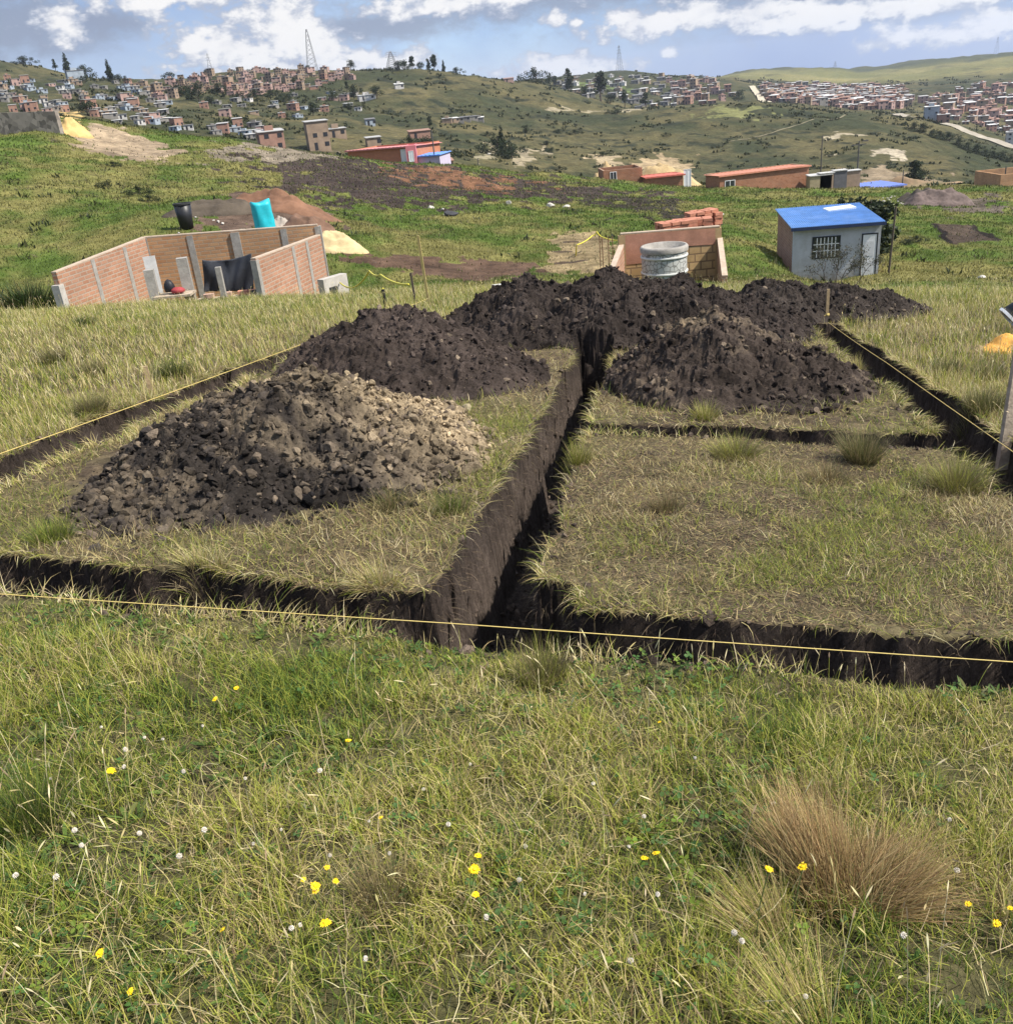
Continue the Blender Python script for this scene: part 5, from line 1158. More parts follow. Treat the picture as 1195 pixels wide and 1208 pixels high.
MB().box(.141, Wd - .141, Dp - .14, Dp, -.5, Hh).obj('back_wall', BR_PINK, house)
M_blue = mat('blue_roof_sheet', (0.13, 0.28, 0.56), .5, .22, 2.2, .2, 6, spec=.4, dark=(.25, .38, .62), dscale=1.4)
b = MB(); nr = 44
for k in range(nr):
    x0, x1 = -.12 + (Wd + .24) * k / nr, -.12 + (Wd + .24) * (k + 1) / nr; xm = (x0 + x1) / 2
    b.add([(x0, -.22, Hh + .03), (xm, -.22, Hh + .065), (x1, -.22, Hh + .03), (x0, Dp + .15, Hh + .16), (xm, Dp + .15, Hh + .195), (x1, Dp + .15, Hh + .16)], [(0, 1, 4, 3), (1, 2, 5, 4)])
o = b.obj('roof', M_blue, house); s_ = o.modifiers.new('t', 'SOLIDIFY'); s_.thickness = .02; s_.offset = -1
MB().box(-.13, Wd + .13, -.235, -.222, Hh - .10, Hh + .03).obj('fascia', mat('dark_blue_trim', (.03, .045, .10), .6, .1, 5), house)
M_dk = mat('dark_frame', (.022, .024, .03), .5, .1, 8); M_gl = mat('dark_glass', (.03, .035, .04), .12, .1, 5, spec=.6); M_wh = mat('white_paint', (.74, .74, .74), .5, .06, 5)
wx0, wx1 = Wd * .235, Wd * .53; wz0, wz1 = Hh * .46, Hh * .80
wf = MB().box(wx0 - .05, wx1 + .05, -.03, .0, wz0 - .05, wz0).box(wx0 - .05, wx1 + .05, -.03, 0, wz1, wz1 + .05).box(wx0 - .05, wx0, -.03, 0, wz0 + .001, wz1 - .001).box(wx1, wx1 + .05, -.03, 0, wz0 + .001, wz1 - .001).obj('window_frame', M_dk, house)
MB().box(wx0 + .001, wx1 - .001, -.008, -.002, wz0 + .001, wz1 - .001).obj('pane', M_gl, wf)
b = MB()
for k in range(1, 7): x = wx0 + (wx1 - wx0) * k / 7; b.box(x - .018, x + .018, -.028, -.014, wz0 + .002, wz1 - .002)
for k in range(1, 3): z = wz0 + (wz1 - wz0) * k / 3; b.box(wx0 + .002, wx1 - .002, -.036, -.0285, z - .018, z + .018)
b.obj('window_bars', M_wh, wf)
dx0, dx1, dz1 = Wd * .80, Wd * .955, Hh * .80
df = MB().box(dx0 - .05, dx0, -.03, 0, 0, dz1).box(dx1, dx1 + .05, -.03, 0, 0, dz1).box(dx0 - .05, dx1 + .05, -.03, 0, dz1 + .001, dz1 + .05).obj('door_frame', M_dk, house)
dr = MB().box(dx0 + .002, dx1 - .002, -.022, -.002, 0, dz1 - .002).obj('door', M_wh, house)
for z in (.2, 1.0): MB().box(dx0 + .09, dx1 - .09, -.029, -.0225, z, z + .6).obj('door_panel', mat('white_panel', (.66, .66, .67), .5, .06, 5), dr)
MB().box(dx0 + .05, dx0 + .09, -.06, -.0225, .95, .99).obj('handle', M_dk, dr)
q = at(990, 249, 41.5); o = MB().prism([(0, 0), (1.3, 0), (1.25, .17), (.05, .13)], -.35, .35).obj('roof_panel', M_wh, None, (q[0] - .65, q[1], q[2] + .02)); o.rotation_euler = (.03, 0, a_); tag(o, 'white panel propped on the back edge of the blue roof', 'panel')

# --- low reddish buildings beyond the pasture
def shed(name, label, px0, px1, Y0, Y1, pyt0, pyt1, depth, wallm, roofm, over=.3, rise=.35, windows=(), extra=None, gable=None):
    a, b = gpt(px0, Y0), gpt(px1, Y1); an = math.atan2(b[1] - a[1], b[0] - a[0]); W = float(np.linalg.norm((b - a)[:2])); z0 = min(a[2], b[2]) - .5
    Ht = (at(px0, pyt0, Y0)[2] + at(px1, pyt1, Y1)[2]) / 2 - z0
    r = thing(name, label, 'building', (a[0], a[1], z0), an)
    MB().box(0, W, 0, .2, 0, Ht).box(0, .2, .201, depth, 0, Ht).box(W - .2, W, .201, depth, 0, Ht).box(.201, W - .201, depth - .2, depth, 0, Ht).obj('wall', wallm, r)
    if roofm:
        b_ = MB(); n = max(int(W / .5), 6)
        for k in range(n):
            x0, x1 = -over + (W + 2 * over) * k / n, -over + (W + 2 * over) * (k + 1) / n; xm = (x0 + x1) / 2
            b_.add([(x0, -over, Ht + .02), (xm, -over, Ht + .08), (x1, -over, Ht + .02), (x0, depth + over, Ht + rise), (xm, depth + over, Ht + rise + .06), (x1, depth + over, Ht + rise)], [(0, 1, 4, 3), (1, 2, 5, 4)])
        o = b_.obj('roof', roofm, r); s = o.modifiers.new('t', 'SOLIDIFY'); s.thickness = .03; s.offset = -1
        MB().box(-over, W + over, -over - .03, -over - .002, Ht - .12, Ht + .04).obj('fascia', roofm, r)
    for x, z, w, h, m in windows:
        f = MB().box(x - .06, x + w + .06, -.05, -.003, z - .06, z).box(x - .06, x + w + .06, -.05, -.003, z + h, z + h + .06).box(x - .06, x, -.05, -.003, z + .001, z + h - .001).box(x + w, x + w + .06, -.05, -.003, z + .001, z + h - .001).box(x + w / 2 - .03, x + w / 2 + .03, -.05, -.021, z + .002, z + h - .002).obj('window' if h < 1.9 else 'door', M_wh, r)
        MB().box(x + .001, x + w - .001, -.02, -.004, z + .001, z + h - .001).obj('pane', m, f)
    return r, W, Ht, z0
M_orroof = mat('orange_roof_sheet', (0.52, 0.22, 0.14), .6, .12, 1.0); M_blu2 = mat('blue_low_roof', (0.16, 0.22, 0.55), .5, .12, 1.0); M_purp = mat('lilac_wall', (.45, .40, .50), .8, .1, 2); M_pinkroof = mat('pink_roof', (.50, .20, .19), .6, .15, 1); M_pinkw = mat('pink_wall', (.55, .18, .20), .8, .1, 2)
r, W, Ht, z0 = shed('brick_shed', 'long red brick shed with an orange sheet roof on the pasture right of centre', 849, 953, 112, 114, 202, 200, 4, BR_RED, M_orroof, .2, -.12, [(.7, 1.4, 1.15, 1.15, M_gl)])
for x in (0.32, .62, .95): pass
shed('brick_building', 'low brick building with a thin red roof between excavated earth and the long shed', 763, 806, 118, 118, 209, 205, 4, BR_RED, mat('red_roof', (.50, .14, .10), .7, .12, 1), .25, -.1, [(4.6, .5, .8, 2.0, M_wh)])
shed('unfinished_brick_house', 'roofless low brick house left of the low red roofed building', 712, 758, 121, 121, 197, 201, 5, BR_RED, None, windows=[(.9, 1.3, .7, 1.0, M_dk)])
shed('low_building', 'low lilac building with a bright blue roof behind the blue roofed house', 1008, 1066, 116, 117, 221, 220, 5, M_purp, M_blu2, .25, .05)
shed('brick_building', 'partly cut off tan brick building at the right edge of the pasture', 1179, 1260, 112, 112, 204, 200, 6, BR_TAN, None)
shed('pink_building', 'long pink and brick building with a pink roof peeping over the crest left of centre', 412, 490, 132, 128, 174, 175, 8, mat('terracotta_wall', (.42, .17, .10), .85, .15, 2), M_pinkroof, .3, -.25, [(8.0, 1.0, 1.0, 1.6, M_wh)])
o, W, Ht, z0 = shed('small_shed', 'pink end block with a white window beside the long pink building', 481, 493, 127, 127, 171, 171, 4, M_pinkw, None, windows=[(.35, 1.2, .55, 1.2, M_wh)])
shed('small_shed', 'low shed under a bright blue sheet right of the pink building', 494, 520, 128, 127, 184, 182, 4, M_purp, mat('bright_blue_sheet', (.12, .25, .62), .5, .1, 2), .2, .1)
for px, Y, h in ((960, 113, 1.6), (966, 112, 1.6), (973, 112, 1.8), (989, 115, 2.2), (1003, 118, 2)):
    p = gpt(px, Y); w = random.uniform(.6, 1.4); o = MB().box(-w, w, -.5, .5, -.5, h).box(-w - .1, w + .1, -.6, .6, h + .002, h + .1, 1).obj('small_shack', [mat('shack_%d' % (px % 3), [(.34, .28, .17), (.30, .22, .16), (.12, .12, .13)][px % 3], .9, .2, 2), mat('grey_sheet', (.45, .44, .42))], None, p)
    tag(o, 'small shack or water tank beside the right end of the long brick shed', 'shack', 'shacks beside the long shed')
# excavated spoil, rubble, dark heaps at right
heap('spoil_heap', 'bright ochre spoil heap behind the low brick buildings', 'spoil heap', gpt(782, 128), 5.0, 4, 2.7, mat('ochre_spoil', (.40, .29, .15), .95, .4, .6, .6, 3, dark=(.16, .15, .09), dscale=.5), 441)
heap('spoil_heap', 'small ochre spoil heap behind the roofless low house', 'spoil heap', gpt(714, 140), 2.2, 2.4, 2.6, mat('ochre_spoil', (.40, .29, .15)), 443)
heap('soil_heap', 'dark earth heap behind the rubble at right', 'soil heap', gpt(1092, 88), 2.6, 1.5, 1.1, mat('dark_heap', (.06, .05, .04), .95, .3, 1.5, .5, 8), 445)
heap('soil_heap', 'brownish brushwood covered heap right of the white rubble', 'soil heap', gpt(1106, 83), 3.4, 1.6, 1.5, mat('brush_heap', (.12, .09, .08), .95, .4, 2.5, .6, 8), 447)
heap('earth_cutting', 'brown cut earth bank behind the low lilac building', 'earth bank', gpt(1064, 150), 15, 4, 2.0, mat('cut_bank', (.20, .14, .085), .95, .45, .4, .6, 2, dark=(.09, .09, .04), dscale=.25), 449)
for k in range(34):
    px = random.uniform(1030, 1082); stone('white rubble stone in the scattered heap behind the dark bush', px, random.uniform(84, 92), random.uniform(.08, .26), 'white rubble stones')
# stone retaining wall on the upper left
W0, W1 = gpt(-60, 96), gpt(74, 94); z0, z1 = at(-60, 134, 96)[2], at(73, 130, 94)[2]; org = W0.copy(); zb = min(W0[2], W1[2]) - 1
mst, t_, o_ = nt('rubble_wall'); bs = N(t_, 'ShaderNodeBsdfPrincipled'); setin(bs, Roughness=.95); tcx = N(t_, 'ShaderNodeTexCoord'); vo = setin(N(t_, 'ShaderNodeTexVoronoi'), Scale=2.6); t_.links.new(tcx.outputs['Object'], vo.inputs['Vector'])
rmp = N(t_, 'ShaderNodeValToRGB'); rmp.color_ramp.elements[0].color = (.11, .095, .08, 1); rmp.color_ramp.elements[1].color = (.36, .31, .26, 1); sp_ = N(t_, 'ShaderNodeSeparateColor'); t_.links.new(vo.outputs['Color'], sp_.inputs[0]); t_.links.new(sp_.outputs[0], rmp.inputs[0]); t_.links.new(rmp.outputs[0], bs.inputs['Base Color']); t_.links.new(bs.outputs[0], o_.inputs['Surface'])
rw = thing('retaining_wall', 'grey rubble retaining wall on the upper left slope', 'wall', org); wallseg('wall', W0, W1, z0, z1, zb, .6, mst, rw, org, False)
heap('spoil_heap', 'yellow ochre earth heap at the end of the rubble wall', 'spoil heap', gpt(86, 98), 1.9, 2.2, 1.4, mat('yellow_ochre', (.46, .32, .13), .95, .3, 1, .5, 6), 451)

# ================================================================== TREES
FOL = leaf_mat('tree_foliage', 0.2, 0.6); M_bark = mat('bark', (.09, .07, .055), .9, .3, 8, .4, 20)
def crown_mesh(kind, seed, n=900):
    """unit-height tree crown of leaf clumps"""
    rg = np.random.default_rng(seed); lobes = []
    if kind == 'tall':                       # eucalyptus: stacked uneven masses
        for k in range(11): z = rg.uniform(.28, .92); lobes.append((rg.normal(0, .10 * (1.15 - z)), rg.normal(0, .10 * (1.15 - z)), z, rg.uniform(.08, .17) * (1.25 - .5 * z)))
    elif kind == 'cone':
        for k in range(12): z = .15 + .8 * k / 11; a = rg.uniform(0, 6.28); q = .08 * (1 - z); lobes.append((q * math.cos(a), q * math.sin(a), z, .03 + .17 * (1 - z) ** .8))
    elif kind == 'bush':
        n = 5000
        for k in range(26): a = rg.uniform(0, 6.28); q = rg.uniform(0, .42); lobes.append((q * math.cos(a), q * math.sin(a), rg.uniform(.12, .85) - q * .3, rg.uniform(.12, .20)))
    elif kind == 'round':
        for k in range(15): a = rg.uniform(0, 6.28); q = rg.uniform(0, .36); lobes.append((q * math.cos(a), q * math.sin(a), rg.uniform(.30, .80) - q * .35, rg.uniform(.12, .23)))
    else:                                    # group: wide thicket
        for k in range(26): a = rg.uniform(0, 6.28); q = rg.uniform(0, .85); lobes.append((q * math.cos(a), q * math.sin(a) * .6, rg.uniform(.12, .62) * (1.15 - .5 * q), rg.uniform(.10, .22)))
    lobes = np.array(lobes); w = lobes[:, 3] ** 2; k = rg.choice(len(lobes), n, p=w / w.sum())
    d = rg.normal(size=(n, 3)); d /= np.linalg.norm(d, axis=1)[:, None]; rr = lobes[k, 3] * rg.random(n) ** .35
    P = lobes[k, :3] + d * rr[:, None] * np.array([1, 1, .85]); P[:, 2] = np.maximum(P[:, 2], .03)
    s = rg.uniform(.018, .045, n); e1 = rg.normal(size=(n, 3)); e1 /= np.linalg.norm(e1, axis=1)[:, None]; e2 = np.cross(e1, rg.normal(size=(n, 3))); e2 /= np.linalg.norm(e2, axis=1)[:, None]
    V = np.stack([P - e1 * s[:, None], P - e2 * s[:, None] * .6, P + e1 * s[:, None], P + e2 * s[:, None] * .6], 1).reshape(-1, 3)
    F = np.arange(4 * n).reshape(-1, 4); c = np.array([(.020, .030, .014), (.032, .045, .018), (.050, .062, .024)])[rg.choice(3, n, p=[.5, .35, .15])]; tone = rg.uniform(.7, 1.3, len(lobes))[k][:, None]
    return mesh('crown', V, [F], [FOL], np.repeat(c * tone, 4, 0)), lobes
def trunk_mesh(lobes, hmin):
    b = MB(); b.tube([(0, 0, -.05), (.01, 0, hmin * .6), (0, .01, .75)], [.030, .022, .006], 7)
    for l in lobes[:6]: z0 = max(l[2] - .15, .1); b.tube([(0, 0, z0 * .8), tuple(l[:3] * np.array([.6, .6, .95])), tuple(l[:3])], [.012, .008, .003], 5)
    return b.mesh('trunk', [M_bark])
TREE = {}
for kind, cnt in (('tall', 4), ('cone', 2), ('round', 4), ('group', 3), ('bush', 1)):
    TREE[kind] = []
    for k in range(cnt): cm, lb = crown_mesh(kind, 500 + k + len(kind) * 13, 1500 if kind == 'group' else 1000); TREE[kind].append((cm, trunk_mesh(lb, .35)))
TN = {'bush': 'dense bush', 'tall': 'tall ragged dark eucalyptus', 'cone': 'pointed dark conifer', 'round': 'round bushy dark tree', 'group': 'wide dark thicket of trees'}
def tree(kind, px, Y, hpx, label, group=None, wide=1.0, top=None):
    p = gpt(px, Y); h = hpx / FPX * Y * 1.08 if top is None else (at(px, top, Y)[2] - p[2]); cm, tm = random.choice(TREE[kind])
    r = thing('tree', label, 'tree', p, random.uniform(0, 6.28) if kind != 'group' else random.uniform(-.3, .3), group)
    for n_, m_ in (('trunk', tm), ('crown', cm)): o = link(n_, m_, r); o.scale = (h * wide, h * wide, h)
    return r
tree('tall', 513, 585, 19, 'tallest tree on the central hilltop, a dark double crowned eucalyptus', None, .9)
tree('tall', 506, 590, 12, 'smaller tree touching the tallest tree on the central hilltop', None)
tree('round', 497, 590, 10, 'round tree left of the tallest tree on the central hilltop')
tree('tall', 487, 592, 15, 'ragged tree on the central hilltop, second from the lattice mast')
tree('round', 478, 590, 13, 'bushy tree on the central hilltop just right of the lattice mast')
tree('cone', 524, 590, 12, 'slim pointed tree on the central hilltop, right of the tallest')
tree('group', 470, 560, 12, 'low thicket below the lattice mast on the central hill', None, 1.2)
tree('group', 538, 590, 8, 'low thicket right of the slim pointed tree on the hilltop', None, 1.3)
tree('group', 418, 440, 17, 'dark tree clump beside a white house on the central slope', None, .9); tree('round', 445, 430, 16, 'round dark tree right of the white house on the central slope')
for px, Y, h, l in ((82, 560, 21, 'tall pointed dark tree near the skyline of the left hill'), (131, 480, 20, 'pointed dark tree among houses below the left skyline')): tree('cone', px, Y, h, l, None, 1.1)
tree('tall', 66, 590, 11, 'thin tree on the left skyline before the pointed dark tree'); tree('group', 100, 575, 16, 'broad dark tree mass right of the pointed tree on the left skyline', None, 1.0)
tree('group', 28, 580, 10, 'dark hedge like thicket on the far left skyline', None, 1.6); tree('round', 104, 260, 18, 'dark bushy tree above the yellow ochre earth heap', None, 1.3)
tree('group', 212, 400, 16, 'dark thicket left of the middle of the left slope', None, 1.1); tree('group', 235, 370, 24, 'largest dark thicket on the left slope among brick houses', None, .9); tree('group', 258, 420, 13, 'small dark thicket right of the largest one on the left slope')
for px, Y, h in ((300, 420, 10), (320, 430, 9), (340, 410, 10), (285, 400, 9)): tree('group', px, Y, h, 'low green thicket on the slope below the dense brick houses', 'thickets below the dense brick houses', 1.6)
tree('round', 370, 350, 17, 'dark tree at the foot of the slope below the hilltop houses'); tree('round', 393, 430, 12, 'dark tree left of the white house clump on the central slope')
tree('tall', 507, 330, 13, 'small upright dark tree mid slope on the central hill'); tree('group', 486, 236, 20, 'dark trees behind the pink building', None, .8); tree('round', 503, 232, 24, 'grey green tree beside the pale rock behind the pink building')
tree('group', 588, 262, 26, 'large dark tree clump on the central hillside', None, 1.1); tree('cone', 593, 268, 30, 'pointed tree top rising from the large dark hillside clump', None, .9); tree('group', 604, 250, 17, 'greyish lower half of the large hillside tree clump', None, 1.3)
tree('group', 633, 680, 24, 'dark tree group at the shoulder of the central hill', None, .9); tree('tall', 655, 900, 12, 'single tree above the distant houses right of the central hill', None, 1.2)
tree('tall', 672, 690, 25, 'slender dark trees among the grey distant houses', None, .9); tree('tall', 709, 640, 27, 'tall broad dark eucalyptus in front of the distant town', None, 1.4); tree('round', 720, 620, 14, 'small dark tree at the right foot of the broad eucalyptus'); tree('tall', 737, 600, 16, 'dark tree second right from the broad eucalyptus', None, 1.2); tree('tall', 762, 600, 17, 'dark tree third right from the broad eucalyptus', None, 1.2); tree('round', 775, 590, 8, 'little round dark tree right of the three dark trees')
tree('group', 690, 640, 12, 'low dark trees left of the broad eucalyptus', None, 1.2); tree('round', 871, 720, 16, 'dark tree left of the pale track in the distant town'); tree('group', 645, 320, 6, 'low hedge on the shoulder of the central hill', None, 2.2); tree('group', 728, 480, 7, 'low hedge below the three dark trees', None, 2.4)
tree('tall', 1078, 200, 32, 'dark grey tree standing on the right hillside below the road', None, 1.3); tree('round', 1087, 205, 22, 'right hand lower half of the dark grey hillside tree', None, 1.1)
tree('round', 1134, 900, 10, 'small dark tree above the distant houses at right')
rt = random.Random(31)
for k in range(22):
    px, Y = rt.uniform(20, 430), rt.uniform(330, 590); tree(rt.choice(['round', 'group', 'tall']), px, Y, rt.uniform(6, 12), 'small dark tree among the houses of the left hillside', 'small trees on the left hillside', rt.uniform(.9, 1.4))
for k in range(14):
    px, Y = rt.uniform(560, 1050), rt.uniform(190, 420); tree('group', px, Y, rt.uniform(4, 8), 'low dark shrub clump on the opposite grassy hillside', 'shrub clumps on the opposite hillside', rt.uniform(1.1, 1.8))
for k in range(12):
    px = 1078 + k * 10.5; tree('group', px, 366 - k * 4.5, 11 + 2 * math.sin(k * 2.1), 'dark roadside bush in the hedge below the curving road', 'roadside hedge', 1.2)
# dark bush behind the blue roofed house
tree('bush', 1024, 46, 46, 'dense dark green bush tree behind the blue roofed house', None, 1.1, 214); tree('tall', 991, 58, 20, 'small dark shrub behind the roof of the blue roofed house', None, 1.3, 233)
for px, Y, h in ((1050, 45, 10), (1082, 48, 11), (1072, 47, 9)): tree('group', px, Y, h, 'low dark weed clump right of the dark bush', 'weed clumps right of the bush', 1.4)
for px, Y, h in ((128, 60, 12), (166, 56, 14), (178, 54, 12), (135, 74, 9)): tree('group', px, Y, h, 'dark gorse bush on the green slope behind the ruin', 'gorse bushes on the left slope', 1.3)
for px, Y, h in ((28, 26, 24), (55, 27, 14)): pass
# leafless shrub in front of the house door
p = gpt(985, 33); sb = MB(); rs = random.Random(4); LV = []
def branch(q, d, L, r, lv):
    e = q + d * L; m_ = (q + e) / 2 + Vector((rs.uniform(-.1, .1), rs.uniform(-.1, .1), 0)) * L
    sb.tube([q, m_, e], [r, r * .8, r * .55], 5)
    LV.append(e)
    if lv:
        for _ in range(3 if lv > 1 else 4): branch(e if rs.random() < .6 else m_, (d + Vector((rs.uniform(-.9, .9), rs.uniform(-.7, .7), rs.uniform(-.25, .5)))).normalized(), L * rs.uniform(.55, .8), r * .55, lv - 1)
shr = thing('shrub', 'sparse thin leaved shrub in front of the grey house', 'shrub', p)
for dx, dy in ((.0, .0), (.25, .1), (-.3, .1), (.75, .05)):
    branch(Vector((dx, dy, -.05)), Vector((dx * .8 + .1, dy, 1)).normalized(), .62, .020, 3)
sb.obj('trunk', M_bark, shr)
LV = np.array([l[:] for l in LV]); k = RG.integers(0, len(LV), 2600); P = LV[k] + RG.normal(0, .08, (2600, 3)); B = Bag(); V = blades(P, RG.uniform(0, 6.28, 2600), RG.uniform(0, 2, 2600), RG.uniform(0, 1, 2600), RG.uniform(.04, .09, 2600), np.full(2600, .03), pick([(.05, .055, .03), (.085, .08, .05), (.12, .10, .07)], [3, 2, 1], 2600), 2, 'spindle'); B.add(*V[:3]); B.obj('leaves', LEAF, shr)
# poles
M_pole = mat('grey_pole', (.09, .085, .08), .8, .2, 4)
def pole(label, px, Y, pyt, w, arm=False):
    p = gpt(px, Y); top = at(px, pyt, Y); h = top[2] - p[2]; r = thing('utility_pole', label, 'pole', p)
    MB().tube([(0, 0, -.2), (0, 0, h)], [w, w * .7], 8).obj('shaft', M_pole, r)
    if arm: MB().box(-.9, .9, -.05, .05, h - .5, h - .4).box(.5, 1.1, -.12, .12, h - .12, h + .02).obj('crossarm', M_pole, r)
    return r
p = gpt(1048, 37); top = at(1057, 243, 37); d = top - p; r = thing('utility_pole', 'thin dark pole leaning slightly right of the grey house', 'pole', p); MB().tube([(0, 0, -.2), tuple(d)], [.05, .04], 8).obj('shaft', mat('dark_wood', (.1, .08, .06)), r)
pole('street lamp pole standing above the low lilac building', 1010, 122, 166, .10, True); pole('thin pole right of the orange roofed shed', 967, 118, 160, .09); pole('thin pole between the lamp pole and the low lilac building', 1064, 120, 200, .08); pole('pole at the right edge by the cut off building', 1184, 116, 196, .10); pole('short post below the street lamp pole', 1008, 105, 225, .10); pole('thin pole left of the pink building crest', 514, 128, 152, .10); pole('thin pole among excavated lots right of the pink building', 566, 150, 186, .10)

# pylons
M_pyl = mat('pylon_steel', (.20, .20, .21), .6, .15, 1)
def pylon(label, px, Y, pyb, pyt, wid, arms=True):
    p = gpt(px, Y); h = at(px, pyt, Y)[2] - p[2]; wid *= .62; r = thing('pylon', label, 'pylon', p, .3); w = wid; b = MB(); t = w * .016
    def half(z): return w / 2 * (1 - z / h) ** .9 + w * .05
    lv = [h * k / 9 for k in range(10)]
    for a, c in zip(lv[:-1], lv[1:]):
        q, s = half(a), half(c)
        for sx, sy in ((1, 1), (1, -1), (-1, 1), (-1, -1)): b.tube([(sx * q, sy * q, a), (sx * s, sy * s, c)], t, 4, cap=False)
        for (x0, y0), (x1, y1) in (((1, 1), (-1, 1)), ((1, -1), (-1, -1)), ((1, 1), (1, -1)), ((-1, 1), (-1, -1))):
            b.tube([(x0 * q, y0 * q, a), (x1 * s, y1 * s, c)], t * .6, 4, cap=False); b.tube([(x1 * q, y1 * q, a), (x0 * s, y0 * s, c)], t * .6, 4, cap=False)
    b.obj('tower', M_pyl, r)
    if arms:
        b = MB()
        for z in (.70, .82, .93): b.tube([(-w * .55, 0, h * z), (0, 0, h * z + w * .08), (w * .55, 0, h * z)], t * .8, 4)
        b.obj('crossarms', M_pyl, r)
pylon('slender lattice mast above the brick houses left of the tall red mast', 250, 640, 84, 62, 5); pylon('tallest lattice mast on the left hilltop', 369, 640, 82, 33, 9, False); pylon('lattice pylon with arms on the central hilltop', 463, 620, 80, 60, 10); pylon('grey pylon on the skyline right of centre', 731, 1180, 83, 53, 10); pylon('faint far pylon on the right ridge', 1175, 1990, 62, 43, 10); pylon('tiny distant pylon beyond the far town', 985, 2050, 84, 72, 9)

# ================================================================== ROADS
def ribbon(name, label, pts, w, col, lift=.12):
    P = [gpt(px, Y) for px, Y in pts]; V = []; F = []; Q = []
    for a, b in zip(P[:-1], P[1:]):
        for k in range(14): Q.append(a[:2] * (1 - k / 14) + b[:2] * k / 14)
    Q.append(P[-1][:2]); Q = np.array(Q); tn = np.gradient(Q, axis=0); tn /= np.linalg.norm(tn, axis=1)[:, None]; nr = np.stack([-tn[:, 1], tn[:, 0]], 1)
    for k in range(7):
        s = (k / 6 - .5) * w; X = Q + nr * s; V.append(np.stack([X[:, 0], X[:, 1], T(X[:, 0], X[:, 1]) + lift + .0 * s], 1))
    # keep the carriageway level across
    V = np.stack(V, 1); V[:, :, 2] = np.maximum(V[:, :, 2], V[:, :, 2].max(1, keepdims=True) - .15); n = len(Q); idx = np.arange(n * 7).reshape(n, 7); F = np.stack([idx[:-1, :-1], idx[1:, :-1], idx[1:, 1:], idx[:-1, 1:]], -1).reshape(-1, 4)
    o = link(name, mesh(name, V.reshape(-1, 3), [F], [col], None, None, True)); tag(o, label, kind='structure'); return o
M_road = mat('dirt_road', (.30, .265, .21), .95, .2, .35, coord='Object')
ribbon('dirt_road', 'pale dirt road curving down past the distant houses at right', [(1056, 462), (1068, 450), (1085, 452), (1110, 452), (1140, 440), (1170, 428), (1200, 414), (1260, 392)], 5.2, M_road, .5)
ribbon('dirt_track', 'pale straight track climbing through the distant town', [(906, 640), (898, 760), (886, 950)], 5, mat('pale_track', (.44, .38, .28), .95, .2, .3), 1.0)
ribbon('dirt_track', 'faint footpath across the right hillside', [(860, 330), (905, 350), (960, 385), (1000, 430)], 0.9, mat('path_earth', (.17, .15, .09), .95, .2, .35), .2)

# ================================================================== DISTANT HOUSES
WALLS = {'red brick': (.30, .175, .13), 'tan brick': (.28, .205, .145), 'grey block': (.22, .205, .185), 'white': (.50, .48, .45), 'pale blue': (.29, .33, .37), 'dull pink': (.36, .24, .205)}
ROOFS = {'grey': (.36, .35, .335), 'white': (.55, .54, .52), 'rusty': (.28, .165, .12), 'dark': (.15, .145, .145)}
MW = {k: mat('far_wall_' + k.replace(' ', '_'), v, .9, .22, .5) for k, v in WALLS.items()}; MR = {k: mat('far_roof_' + k, v, .7, .18, .4) for k, v in ROOFS.items()}; M_win = mat('far_window', (.035, .035, .04), .3, .1, 1)
def house_mesh(wk, rk, st, w, d, seed):
    rs = random.Random(seed); b = MB(); h = st * 2.45
    b.box(-w / 2, w / 2, -d / 2, d / 2, -3.5, h, 0)
    sl = rs.uniform(.2, .6)
    b.add([(-w / 2 - .3, -d / 2 - .3, h + .05), (w / 2 + .3, -d / 2 - .3, h + .05), (w / 2 + .3, d / 2 + .3, h + sl), (-w / 2 - .3, d / 2 + .3, h + sl), (-w / 2 - .3, -d / 2 - .3, h + .22), (w / 2 + .3, -d / 2 - .3, h + .22), (w / 2 + .3, d / 2 + .3, h + sl + .17), (-w / 2 - .3, d / 2 + .3, h + sl + .17)],
          [(3, 2, 1, 0), (4, 5, 6, 7), (0, 1, 5, 4), (1, 2, 6, 5), (2, 3, 7, 6), (3, 0, 4, 7)], 1)
    for s in range(st):
        for k in range(2):
            if rs.random() < .8:
                x = (-.28 + .5 * k) * w + rs.uniform(-.2, .2); tall = s == 0 and k == 0; z0 = s * 2.45 + (0.0 if tall else .9); hh = 2.0 if tall else 1.1; ww = .9 if tall else 1.2
                b.box(x, x + ww, -d / 2 - .05, -d / 2 + .02, z0, z0 + hh, 2)
        if rs.random() < .7: b.box(w / 2 - .02, w / 2 + .05, -.6, .6, s * 2.45 + .9, s * 2.45 + 2.0, 2)
        if rs.random() < .7: b.box(-w / 2 - .05, -w / 2 + .02, -.8, .4, s * 2.45 + .9, s * 2.45 + 2.0, 2)
    if rs.random() < .4: b.box(-w * .2, w * .15, -d * .2, d * .2, h + .2, h + 1.6, 0)
    return b.mesh('house', [MW[wk], MR[rk], M_win])
VAR = []
def variants(wks, rks, n, sts, seed):
    out = []; rs = random.Random(seed)
    for k in range(n):
        wk, rk, st = rs.choice(wks), rs.choice(rks), rs.choice(sts); w = rs.uniform(4.6, 7.0); d = rs.uniform(5, 7.5)
        out.append((house_mesh(wk, rk, st, w, d, seed * 100 + k), wk, rk, st))
    return out
BRV = variants(['red brick', 'red brick', 'tan brick', 'dull pink'], ['grey', 'rusty', 'grey'], 12, [1, 2, 2, 3], 61)
